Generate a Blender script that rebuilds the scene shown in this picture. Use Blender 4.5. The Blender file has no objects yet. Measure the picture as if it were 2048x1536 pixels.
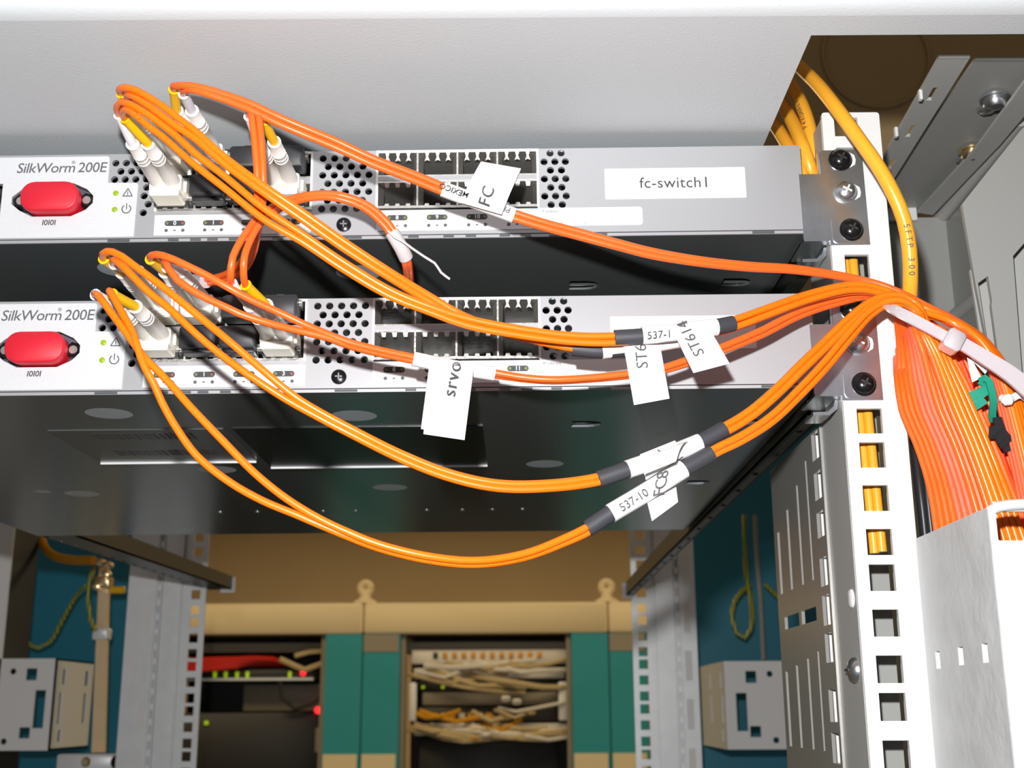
import bpy, math, random
from mathutils import Vector, Matrix
random.seed(7)
S = 0.001                                   # everything below is in millimetres, scaled to metres
SC = bpy.context.scene
COL = SC.collection
V = Vector

# ------------------------------------------------------------------ camera, light, exposure
CP = V((102.965, -441.635, -102.093))
CRT = V((0.99998033, 0.00449759, -0.004372)); CUP = V((0.00537712, -0.2558162, 0.96671048)); CFW = V((-0.00322944, 0.96671497, 0.25583535))
FPX = 2464.338
cam = bpy.data.cameras.new('camera'); camo = bpy.data.objects.new('camera', cam); COL.objects.link(camo)
cam.sensor_width = 36; cam.lens = FPX / 2048 * 36; cam.clip_start = 0.01; cam.clip_end = 50
m3 = Matrix((CRT, CUP, -CFW)).transposed()
camo.matrix_world = Matrix.Translation(CP * S) @ m3.to_4x4()
cam.dof.use_dof = True; cam.dof.focus_distance = 0.43; cam.dof.aperture_fstop = 26
SC.camera = camo

SC.view_settings.view_transform = 'Standard'; SC.view_settings.look = 'None'
SC.view_settings.gamma = 1; SC.view_settings.exposure = 0; SC.view_settings.use_curve_mapping = False

world = bpy.data.worlds.new('world'); SC.world = world; world.use_nodes = True
world.node_tree.nodes['Background'].inputs[0].default_value = (0.8, 0.85, 1.0, 1)
world.node_tree.nodes['Background'].inputs[1].default_value = 0.16

def light(name, kind, loc, power, color, size=None, rot=None, sy=None):
    l = bpy.data.lights.new(name, kind); l.energy = power; l.color = color
    if kind == 'AREA':
        l.shape = 'RECTANGLE'; l.size = size; l.size_y = sy or size
    elif size: l.shadow_soft_size = size
    o = bpy.data.objects.new(name, l); COL.objects.link(o); o.location = V(loc) * S
    if rot: o.rotation_euler = rot
    return o
FLASH = CP + CRT * (-16) + CUP * 52 + CFW * 4
light('camera_flash', 'POINT', FLASH, 14.0, (1.0, 1.0, 1.0), 0.006)
light('wall_fill_far_aisle', 'AREA', (0, 3500, 740), 11, (1.0, 0.80, 0.48), 2.4, None, 0.35)  # fill light added to brighten the back wall, not a known lamp
light('ceiling_lamp_rear_aisle', 'AREA', (0, 1750, 740), 17, (1.0, 0.80, 0.48), 2.4, None, 0.35)

# ------------------------------------------------------------------ helpers
def U(px, py, Y=None, X=None, Z=None):
    """point of the rack (mm) seen at a photo pixel, on the plane y=Y, x=X or z=Z"""
    d = CRT * ((px - 1024) / FPX) - CUP * ((py - 768) / FPX) + CFW
    t = (Y - CP.y) / d.y if Y is not None else (X - CP.x) / d.x if X is not None else (Z - CP.z) / d.z
    return CP + d * t

MATS = {}
def mat(name, col, rough=0.5, metal=0.0, spec=0.5, bump=None, vary=None, emit=None, trans=0, alpha=None, sss=0, coat=0):
    m = bpy.data.materials.new(name); m.use_nodes = True; nt = m.node_tree; b = nt.nodes['Principled BSDF']
    b.inputs['Base Color'].default_value = (*col, 1); b.inputs['Roughness'].default_value = rough
    b.inputs['Metallic'].default_value = metal; b.inputs['Specular IOR Level'].default_value = spec
    b.inputs['Transmission Weight'].default_value = trans
    if coat: b.inputs['Coat Weight'].default_value = coat
    if sss:
        b.inputs['Subsurface Weight'].default_value = sss; b.inputs['Subsurface Radius'].default_value = (0.002, 0.002, 0.002)
    if emit:
        b.inputs['Emission Color'].default_value = (*emit[0], 1); b.inputs['Emission Strength'].default_value = emit[1]
    tc = nt.nodes.new('ShaderNodeTexCoord')
    if bump:
        n = nt.nodes.new('ShaderNodeTexNoise'); n.inputs['Scale'].default_value = bump[0]; n.inputs['Detail'].default_value = 9 if bump[0] < 100 else 3
        bp = nt.nodes.new('ShaderNodeBump'); bp.inputs['Strength'].default_value = bump[1]; bp.inputs['Distance'].default_value = bump[2] * S
        nt.links.new(tc.outputs['Object'], n.inputs['Vector']); nt.links.new(n.outputs['Fac'], bp.inputs['Height']); nt.links.new(bp.outputs[0], b.inputs['Normal'])
    if vary:                                    # (scale, amount) : mottled colour
        n = nt.nodes.new('ShaderNodeTexNoise'); n.inputs['Scale'].default_value = vary[0]; n.inputs['Detail'].default_value = 4
        mx = nt.nodes.new('ShaderNodeMix'); mx.data_type = 'RGBA'
        mx.inputs[6].default_value = (*[c * (1 - vary[1]) for c in col], 1); mx.inputs[7].default_value = (*[min(1, c * (1 + vary[1])) for c in col], 1)
        nt.links.new(tc.outputs['Object'], n.inputs['Vector']); nt.links.new(n.outputs['Fac'], mx.inputs[0]); nt.links.new(mx.outputs[2], b.inputs['Base Color'])
    MATS[name] = m; return m

mat('shelf_paint', (0.575, 0.60, 0.615), 0.55, bump=(900, 0.35, 0.25))
mat('rail_paint', (0.72, 0.72, 0.71), 0.45, bump=(1500, 0.2, 0.12))
mat('frame_paint', (0.40, 0.40, 0.385), 0.5, bump=(900, 0.3, 0.2))
mat('side_paint', (0.30, 0.30, 0.285), 0.5, bump=(900, 0.2, 0.15))
mat('guide_paint', (0.56, 0.57, 0.57), 0.5, bump=(38, 0.75, 3.0), vary=(45, 0.10))
mat('face_metal', (0.46, 0.46, 0.475), 0.42, 0.45, vary=(2500, 0.06))
mat('chassis_metal', (0.20, 0.222, 0.225), 0.24, 0.6, vary=(1500, 0.08))
mat('zinc', (0.62, 0.65, 0.68), 0.28, 0.95, vary=(250, 0.14))
mat('badge_silver', (0.68, 0.685, 0.70), 0.45, 0.15, bump=(2500, 0.25, 0.08), vary=(3000, 0.12))
mat('label_white', (0.86, 0.86, 0.86), 0.6)
mat('label_silver', (0.16, 0.165, 0.16), 0.3, 0.5, vary=(60, .1))
mat('label_black', (0.008, 0.008, 0.009), 0.35)
mat('lit_dimple', (0.62, 0.68, 0.74), 0.4, 0.3)  # paler than the chassis sheet: light on the recess walls put into the colour
mat('finger', (0.85, 0.84, 0.80), 0.35, 0.35)
mat('tape_white', (0.84, 0.83, 0.82), 0.45)
mat('ink', (0.05, 0.05, 0.055), 0.6)
mat('ink_grey', (0.10, 0.10, 0.11), 0.6)
mat('red_plastic', (0.62, 0.012, 0.03), 0.45)
mat('recess_grey', (0.10, 0.10, 0.13), 0.4)
mat('black_metal', (0.035, 0.035, 0.038), 0.22, 0.8)
mat('black_rubber', (0.028, 0.028, 0.031), 0.5)
mat('black_plastic', (0.03, 0.03, 0.03), 0.4)
mat('nickel', (0.66, 0.64, 0.60), 0.34, 0.85, bump=(500, 0.5, 0.4))
mat('dark_inside', (0.03, 0.032, 0.032), 0.5)
mat('led_green', (0.24, 0.34, 0.005), 0.5, emit=((0.5, 0.9, 0.0), 0.15))
mat('led_dim', (0.16, 0.20, 0.07), 0.4)
mat('led_amber', (0.30, 0.10, 0.06), 0.4)
mat('orange_jacket', (0.95, 0.185, 0.006), 0.28, spec=0.45)
mat('orange_red_jacket', (0.95, 0.135, 0.018), 0.33, spec=0.4)
mat('orange_pink_jacket', (0.95, 0.15, 0.05), 0.35, spec=0.35)
mat('bundle_orange', (0.93, 0.135, 0.010), 0.42, spec=0.3)
mat('bundle_pink', (0.93, 0.145, 0.06), 0.45, spec=0.3)
mat('clear_tape', (0.60, 0.54, 0.54), 0.4)
mat('red_jacket', (0.72, 0.04, 0.006), 0.35, spec=0.4)
mat('yellow_jacket', (0.88, 0.40, 0.03), 0.28, spec=0.5)
mat('yellow_sleeve', (0.85, 0.47, 0.0), 0.4)
mat('white_sleeve', (0.78, 0.76, 0.80), 0.4)
mat('beige_plastic', (0.93, 0.90, 0.85), 0.42)
mat('beige_clip', (0.88, 0.85, 0.70), 0.40)
mat('shrink_grey', (0.045, 0.046, 0.055), 0.55, bump=(1200, 0.3, 0.1))
mat('nylon', (0.66, 0.60, 0.63), 0.35, trans=0.25, sss=0.2)
mat('green_hook_tape', (0.0, 0.26, 0.16), 0.7, bump=(2500, 0.6, 0.2))
mat('black_hook_tape', (0.01, 0.01, 0.012), 0.9, bump=(3000, 0.8, 0.4))
mat('paper_white', (0.85, 0.84, 0.84), 0.7)
mat('black_jacket', (0.02, 0.021, 0.024), 0.3)
mat('teal_panel', (0.008, 0.19, 0.29), 0.45, vary=(3, 0.06))
mat('grey_box_paint', (0.80, 0.80, 0.78), 0.5, bump=(600, 0.3, 0.2))
mat('brace_metal', (0.42, 0.405, 0.38), 0.27, 0.45, vary=(400, 0.06))
mat('galvanised', (0.82, 0.84, 0.84), 0.4, 0.2, vary=(60, 0.10))
mat('copper_bar', (0.90, 0.66, 0.38), 0.35, 0.35, vary=(40, 0.12))
mat('brass', (0.80, 0.62, 0.35), 0.25, 0.95)
mat('slide_metal', (0.10, 0.10, 0.09), 0.38, 0.85)
mat('ceiling_paint', (0.40, 0.27, 0.12), 0.8, vary=(2, 0.08))
mat('wall_paint', (0.62, 0.46, 0.26), 0.85, vary=(2, 0.1))
mat('floor_tile', (0.30, 0.28, 0.24), 0.6, vary=(3, 0.15))
mat('roof_paint', (0.42, 0.30, 0.14), 0.6, vary=(6, 0.06))
mat('cabinet_cream', (0.78, 0.63, 0.38), 0.6)
mat('cabinet_teal', (0.02, 0.29, 0.33), 0.6)
mat('cabinet_dark', (0.035, 0.032, 0.028), 0.6)
mat('equipment_grey', (0.28, 0.24, 0.17), 0.5)
mat('equipment_white', (0.75, 0.70, 0.62), 0.5)
mat('equipment_black', (0.025, 0.022, 0.018), 0.5)
mat('beige_jacket', (0.55, 0.42, 0.22), 0.5)
mat('far_red_jacket', (0.60, 0.02, 0.01), 0.5)
mat('amber_port', (0.65, 0.30, 0.01), 0.5)
mat('led_red', (0.8, 0.02, 0.02), 0.5, emit=((1.0, 0.02, 0.03), 2.0))
mat('led_far_green', (0.3, 0.5, 0.02), 0.5, emit=((0.35, 0.5, 0.0), 0.6))
# green / yellow striped earth wire
def earth_mat():
    m = mat('earth_wire', (0.12, 0.20, 0.02), 0.45); nt = m.node_tree
    tc = nt.nodes.new('ShaderNodeTexCoord'); w = nt.nodes.new('ShaderNodeTexWave'); w.inputs['Scale'].default_value = 90; w.inputs['Distortion'].default_value = 2
    r = nt.nodes.new('ShaderNodeValToRGB'); r.color_ramp.interpolation = 'CONSTANT'
    r.color_ramp.elements[0].color = (0.05, 0.17, 0.02, 1); r.color_ramp.elements[1].position = 0.55; r.color_ramp.elements[1].color = (0.55, 0.42, 0.01, 1)
    nt.links.new(tc.outputs['Object'], w.inputs['Vector']); nt.links.new(w.outputs['Fac'], r.inputs[0]); nt.links.new(r.outputs[0], nt.nodes['Principled BSDF'].inputs['Base Color'])
earth_mat()

OFF = {}                                       # root object name -> its location in mm, subtracted from part vertices
def root_off(o):
    while o.parent: o = o.parent
    return OFF.get(o.name, V((0, 0, 0)))

def tag(o, label=None, cat=None, group=None, kind=None):
    if label: o['label'] = label
    if cat: o['category'] = cat
    if group: o['group'] = group
    if kind: o['kind'] = kind
    return o

def thing(name, label, cat, loc, group=None):
    o = bpy.data.objects.new(name, None); COL.objects.link(o); o.empty_display_size = 0.01
    o.location = V(loc) * S; OFF[o.name] = V(loc)
    return tag(o, label, cat, group)

def link_mesh(name, me, m, parent=None, ang=38):
    me.name = name; me.materials.clear(); me.materials.append(MATS[m])
    for p in me.polygons: p.use_smooth = True
    me.set_sharp_from_angle(angle=math.radians(ang))
    o = bpy.data.objects.new(name, me); COL.objects.link(o)
    if parent: o.parent = parent
    return o

def finish(name, vs, fs, m, parent=None, ang=38):
    if parent: off = root_off(parent)
    else:
        lo = V((min(v.x for v in vs), min(v.y for v in vs), min(v.z for v in vs))); hi = V((max(v.x for v in vs), max(v.y for v in vs), max(v.z for v in vs)))
        off = V(((lo.x + hi.x) / 2, (lo.y + hi.y) / 2, lo.z))
    me = bpy.data.meshes.new(name); me.from_pydata([(v - off) * S for v in vs], [], fs); me.update()
    o = link_mesh(name, me, m, parent, ang)
    if not parent: o.location = off * S; OFF[o.name] = off
    return o

def spline(pts, step=3.0):
    P = [V(p) for p in pts]
    if len(P) == 2: return P
    ext = [P[0] * 2 - P[1]] + P + [P[-1] * 2 - P[-2]]; out = []
    for i in range(1, len(ext) - 2):
        p0, p1, p2, p3 = ext[i - 1:i + 3]; d = (p2 - p1).length; n = max(1, int(d / step))
        t0 = 0; t1 = t0 + max((p1 - p0).length, 1e-3) ** .5; t2 = t1 + max(d, 1e-3) ** .5; t3 = t2 + max((p3 - p2).length, 1e-3) ** .5
        for k in range(n):
            t = t1 + (t2 - t1) * k / n
            a1 = p0 * ((t1 - t) / (t1 - t0)) + p1 * ((t - t0) / (t1 - t0)); a2 = p1 * ((t2 - t) / (t2 - t1)) + p2 * ((t - t1) / (t2 - t1)); a3 = p2 * ((t3 - t) / (t3 - t2)) + p3 * ((t - t2) / (t3 - t2))
            b1 = a1 * ((t2 - t) / (t2 - t0)) + a2 * ((t - t0) / (t2 - t0)); b2 = a2 * ((t3 - t) / (t3 - t1)) + a3 * ((t - t1) / (t3 - t1))
            out.append(b1 * ((t2 - t) / (t2 - t1)) + b2 * ((t - t1) / (t2 - t1)))
    out.append(P[-1]); return out

class MB:
    def __init__(s): s.v = []; s.f = []
    def add(s, vs, fs):
        b = len(s.v); s.v += [V(v) for v in vs]; s.f += [tuple(i + b for i in f) for f in fs]; return s
    def box(s, x0, x1, y0, y1, z0, z1, M=None):
        vs = [V((x, y, z)) for x in (x0, x1) for y in (y0, y1) for z in (z0, z1)]
        if M: vs = [M @ v for v in vs]
        return s.add(vs, [(0, 1, 3, 2), (4, 6, 7, 5), (0, 4, 5, 1), (2, 3, 7, 6), (0, 2, 6, 4), (1, 5, 7, 3)])
    def rbox(s, x0, x1, y0, y1, z0, z1, c=0.6):
        """box with chamfered edges on the x/z outline and the -y rim"""
        def ring(y, i):
            return [(x0 + i + c, y, z0 + i), (x1 - i - c, y, z0 + i), (x1 - i, y, z0 + i + c), (x1 - i, y, z1 - i - c), (x1 - i - c, y, z1 - i), (x0 + i + c, y, z1 - i), (x0 + i, y, z1 - i - c), (x0 + i, y, z0 + i + c)]
        vs = ring(y0, c) + ring(y0 + c, 0) + ring(y1, 0); fs = [tuple(range(8)), tuple(range(23, 15, -1))]
        for r in (0, 8):
            for k in range(8): a = r + k; b = r + (k + 1) % 8; fs.append((a, a + 8, b + 8, b))
        return s.add(vs, fs)
    def prism(s, poly, vec):
        n = len(poly); vec = V(vec); P = [V(p) for p in poly]
        return s.add(P + [p + vec for p in P], [tuple(range(n - 1, -1, -1)), tuple(range(n, 2 * n))] + [(k, (k + 1) % n, (k + 1) % n + n, k + n) for k in range(n)])
    def tube(s, pts, r, n=10, caps=True):
        P = [V(p) for p in pts]; T = []
        for i in range(len(P)):
            t = P[min(i + 1, len(P) - 1)] - P[max(i - 1, 0)]; T.append(t.normalized() if t.length > 1e-9 else V((0, 0, 1)))
        a = T[0].orthogonal().normalized(); vs = []; fs = []
        for i, p in enumerate(P):
            a = (a - T[i] * a.dot(T[i])).normalized(); b = T[i].cross(a); rr = r[i] if isinstance(r, (list, tuple)) else r
            for k in range(n):
                w = 2 * math.pi * k / n; vs.append(p + (a * math.cos(w) + b * math.sin(w)) * rr)
        for i in range(len(P) - 1):
            for k in range(n):
                k2 = (k + 1) % n; fs.append((i * n + k, i * n + k2, (i + 1) * n + k2, (i + 1) * n + k))
        if caps: fs += [tuple(range(n - 1, -1, -1)), tuple(range((len(P) - 1) * n, len(P) * n))]
        return s.add(vs, fs)
    def lathe(s, o, ax, prof, n=18):
        """prof = [(distance along ax, radius)]"""
        ax = V(ax).normalized(); return s.tube_prof(V(o), ax, prof, n)
    def tube_prof(s, o, ax, prof, n):
        a = ax.orthogonal().normalized(); b = ax.cross(a); vs = []; fs = []
        for t, r in prof:
            for k in range(n):
                w = 2 * math.pi * k / n; vs.append(o + ax * t + (a * math.cos(w) + b * math.sin(w)) * max(r, 1e-3))
        for i in range(len(prof) - 1):
            for k in range(n):
                k2 = (k + 1) % n; fs.append((i * n + k, i * n + k2, (i + 1) * n + k2, (i + 1) * n + k))
        fs += [tuple(range(n - 1, -1, -1)), tuple(range((len(prof) - 1) * n, len(prof) * n))]
        return s.add(vs, fs)
    def out(s, name, m, parent=None, ang=38): return finish(name, s.v, s.f, m, parent, ang)

def circ(x, y, r, n=14): return [(x + r * math.cos(2 * math.pi * k / n), y + r * math.sin(2 * math.pi * k / n)) for k in range(n)]
def rect(x0, y0, x1, y1): return [(x0, y0), (x1, y0), (x1, y1), (x0, y1)]
def rrect(x0, y0, x1, y1, r, n=4):
    o = []
    for cx, cy, a in ((x1 - r, y0 + r, -90), (x1 - r, y1 - r, 0), (x0 + r, y1 - r, 90), (x0 + r, y0 + r, 180)):
        for k in range(n + 1): w = math.radians(a + 90 * k / n); o.append((cx + r * math.cos(w), cy + r * math.sin(w)))
    return o

def place2d(me, name, t, O, u, v, m, parent):
    u = V(u).normalized(); v = V(v).normalized(); n = u.cross(v); O = V(O); vs = [O + u * q.co.x + v * q.co.y + n * (q.co.z - t / 2) for q in me.vertices]
    fs = [tuple(p.vertices) for p in me.polygons]; bpy.data.meshes.remove(me)
    return finish(name, vs, fs, m, parent, 30)

def plate(name, outer, holes, t, O, u, v, m, parent=None):
    """sheet of thickness t with cut-outs; its front face passes through O and looks along u x v"""
    cu = bpy.data.curves.new('c', 'CURVE'); cu.dimensions = '2D'; cu.fill_mode = 'BOTH'; cu.extrude = t / 2
    for ring in [outer] + list(holes):
        sp = cu.splines.new('POLY'); sp.points.add(len(ring) - 1); sp.use_cyclic_u = True
        for k, (x, y) in enumerate(ring): sp.points[k].co = (x, y, 0, 1)
    o = bpy.data.objects.new('c', cu); me = bpy.data.meshes.new_from_object(o); bpy.data.objects.remove(o); bpy.data.curves.remove(cu)
    return place2d(me, name, t, O, u, v, m, parent)

def text(body, size, O, u, v, m, parent, align='CENTER', shear=0, bold=0.012, name='lettering', space=1, valign='CENTER'):
    cu = bpy.data.curves.new('t', 'FONT'); cu.body = body; cu.size = size; cu.align_x = align; cu.align_y = valign; cu.shear = shear; cu.offset = bold * size / 4; cu.space_character = space; cu.extrude = 0.02; cu.resolution_u = 3
    o = bpy.data.objects.new('t', cu); me = bpy.data.meshes.new_from_object(o); bpy.data.objects.remove(o); bpy.data.curves.remove(cu)
    return place2d(me, name, 0.0, V(O) + V(u).normalized().cross(V(v).normalized()) * 0.03, u, v, m, parent)

FX, FZ, FN = V((1, 0, 0)), V((0, 0, 1)), V((0, -1, 0))
def copy_tree(o, parent=None):
    c = o.copy(); COL.objects.link(c); c.parent = parent
    for ch in list(o.children): copy_tree(ch, c)
    return c

# ------------------------------------------------------------------ the room
def slab(name, x0, x1, y0, y1, z0, z1, m): return tag(MB().box(x0, x1, y0, y1, z0, z1).out(name, m), kind='structure')
slab('floor', -3200, 3200, -1600, 4600, -1900, -1840, 'floor_tile')
slab('ceiling', -3200, 3200, -1600, 4600, 760, 800, 'ceiling_paint')
slab('wall_back', -3200, 3200, 4500, 4600, -1840, 760, 'wall_paint')
slab('wall_left', -3300, -3200, -1600, 4600, -1840, 760, 'wall_paint')
slab('wall_right', 3200, 3300, -1600, 4600, -1840, 760, 'wall_paint')

# ------------------------------------------------------------------ rack posts
def holes_z(z_from, z_to):
    out = []
    for k in range(-40, 20):
        for d in (0, -12.7, -28.575):
            z = k * 44.45 + d
            if z_from < z < z_to: out.append(z)
    return sorted(out)
t = thing('mounting_rail', 'near white rack rail with square holes on the right of both switches', 'rail', (234, 14, -190))
hz = [z for z in holes_z(-180, 112)] + [119.0]
plate('front_plate', rrect(223.6, -190, 246.2, 124.5, 1.2), [rect(232.9 - 4.6, z - 4.7, 232.9 + 4.6, min(z + 4.7, 122.3)) for z in hz], 2.0, (0, 0, 0), FX, FZ, 'rail_paint', t)
MB().box(223.4, 225.2, 1.2, 33, -190, 122).out('side_flange', 'frame_paint', t)
MB().box(244.6, 246.2, 1.8, 26, -190, 122).out('outer_flange', 'rail_paint', t)
for z0 in range(-185, 20, 30): pass
# slotted brace behind the rail
sl = []
zz = 7.0
for a, b in ((8, 19), (-8, 3), (-23, -13), (-42, -31), (-57, -45.5), (-71, -60), (-93, -81), (-108, -97), (-128, -117)): sl.append(rect(36, a - 14, 47, b - 14))
for k, yy in enumerate((58, 76, 97, 118)):
    for a, b in ((-52, -3 - 7 * k), (-118, -80 - 2 * k)): sl.append(rect(yy, a, yy + 2.6 + .7 * k, b))
sl += [rect(58, -68, 84, -62.5), rect(89, -68, 118, -62.5), rect(58, -146, 84, -139), rect(89, -146, 118, -139)]
b = thing('side_brace', 'grey slotted brace plate running back from the near white rail', 'brace', (225, 80, -190))
plate('slotted_plate', rect(33, -190, 130, 6), sl, 1.4, (223.8, 0, 0), (0, 1, 0), (0, 0, 1), 'brace_metal', b).data.flip_normals()
for q_ in sl[:9]: MB().box(224.2, 234, 47, 48, q_[0][1], q_[2][1]).out('folded_tab', 'rail_paint', b)
MB().box(225.2, 244.6, 31, 32.2, -190, 122).out('rear_web', 'side_paint', t)
s = thing('rail_bolt', 'chrome round-head bolt on the inner side of the near white rail', 'bolt', U(1712, 1340, X=223.4))
MB().lathe(U(1712, 1340, X=223.4), (-1, 0, 0), [(0, 4.6), (1.2, 4.4), (2.6, 3.0), (3.2, 1.2)]).out('bolt_head', 'zinc', s)
MB().box(*[c for c in (219.9, 220.4)], *[c for c in (U(1712, 1340, X=223.4).y - 2.6, U(1712, 1340, X=223.4).y + 2.6)], U(1712, 1340, X=223.4).z - .45, U(1712, 1340, X=223.4).z + .45).out('drive_slot', 'ink', s)
s = thing('rivet', 'white plastic plug on the inner side of the near white rail', 'plug', U(1704, 1197, X=223.4))
MB().lathe(U(1704, 1197, X=223.4), (-1, 0, 0), [(0, 3.4), (.7, 3.2), (1.1, 2.4)]).out('plug_head', 'label_white', s)

for sx, lab in ((-1, 'left rear rack post with one column of square holes, beside the copper bar'), (1, 'right rear rack post with one column of square holes, beside the teal panel')):
    t = thing('mounting_rail', lab, 'rail', (sx * 250, 880, -190), None)
    hh = holes_z(-188, 150); u = FX
    plate('hole_strip', rect(min(sx * 222, sx * 246), -190, max(sx * 222, sx * 246), 160), [rect(sx * 232.5 - 4.7, z - 4.7, sx * 232.5 + 4.7, z + 4.7) for z in hh], 2, (0, 857, 0), FX, FZ, 'galvanised', t)
    MB().box(*sorted((sx * 246, sx * 265)), 850, 852, -190, 160).out('folded_edge', 'galvanised', t)
    pz = [rect(*sorted((sx * 270, sx * 273)), ) if 0 else None]
    for k, xx in enumerate((246.5, 266)):
        plate('slot_strip', rect(min(sx * xx, sx * (xx + 5)), -190, max(sx * xx, sx * (xx + 5)), 160), [rect(min(sx * (xx + 1.3), sx * (xx + 3.5)), z - 4.2, max(sx * (xx + 1.3), sx * (xx + 3.5)), z + 4.2) for z in range(-180, 150, 15)], 1.5, (0, 849, 0), FX, FZ, 'galvanised', t)
    xo = 287 if sx > 0 else 300
    MB().box(*sorted((sx * 271, sx * xo)), 846, 848, -190, 160).out('outer_face', 'galvanised', t)
    MB().box(*sorted((sx * (xo - 2), sx * xo)), 848, 900, -190, 160).out('outer_flange', 'galvanised', t)
    MB().box(*sorted((sx * 246, sx * xo)), 858, 860, -190, 160).out('back_web', 'galvanised', t)
    for z in range(-170, 40, 48):
        MB().box(*sorted((sx * 274, sx * 281)), 845.5, 846.5, z, z + 30).out('pressed_mark', 'grey_box_paint', t)

# ------------------------------------------------------------------ shelf above the switches
t = thing('rack_shelf', 'light grey textured metal shelf with rounded front above the upper switch', 'shelf', (-40, -20, 116))
MB().prism([(-330, -84, 116), (430, -84, 116), (430, -72, 116), (202.5, -72, 116), (202.5, 330, 116), (-330, 330, 116)], (0, 0, 1.8)).out('shelf_sheet', 'shelf_paint', t)
prof = [(-84, 116), (-84, 117.8)] + [(-84 - 9 * math.sin(a), 126.8 - 9 * math.cos(a)) for a in [math.pi / 2 * k / 6 for k in range(7)]] + [(-93, 170), (-95, 170)] + [(-84 - 11 * math.sin(a), 127 - 11 * math.cos(a)) for a in [math.pi / 2 * (6 - k) / 6 for k in range(7)]]
MB().prism([(-330, y, z) for y, z in prof], (760, 0, 0)).out('front_lip', 'shelf_paint', t)

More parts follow.
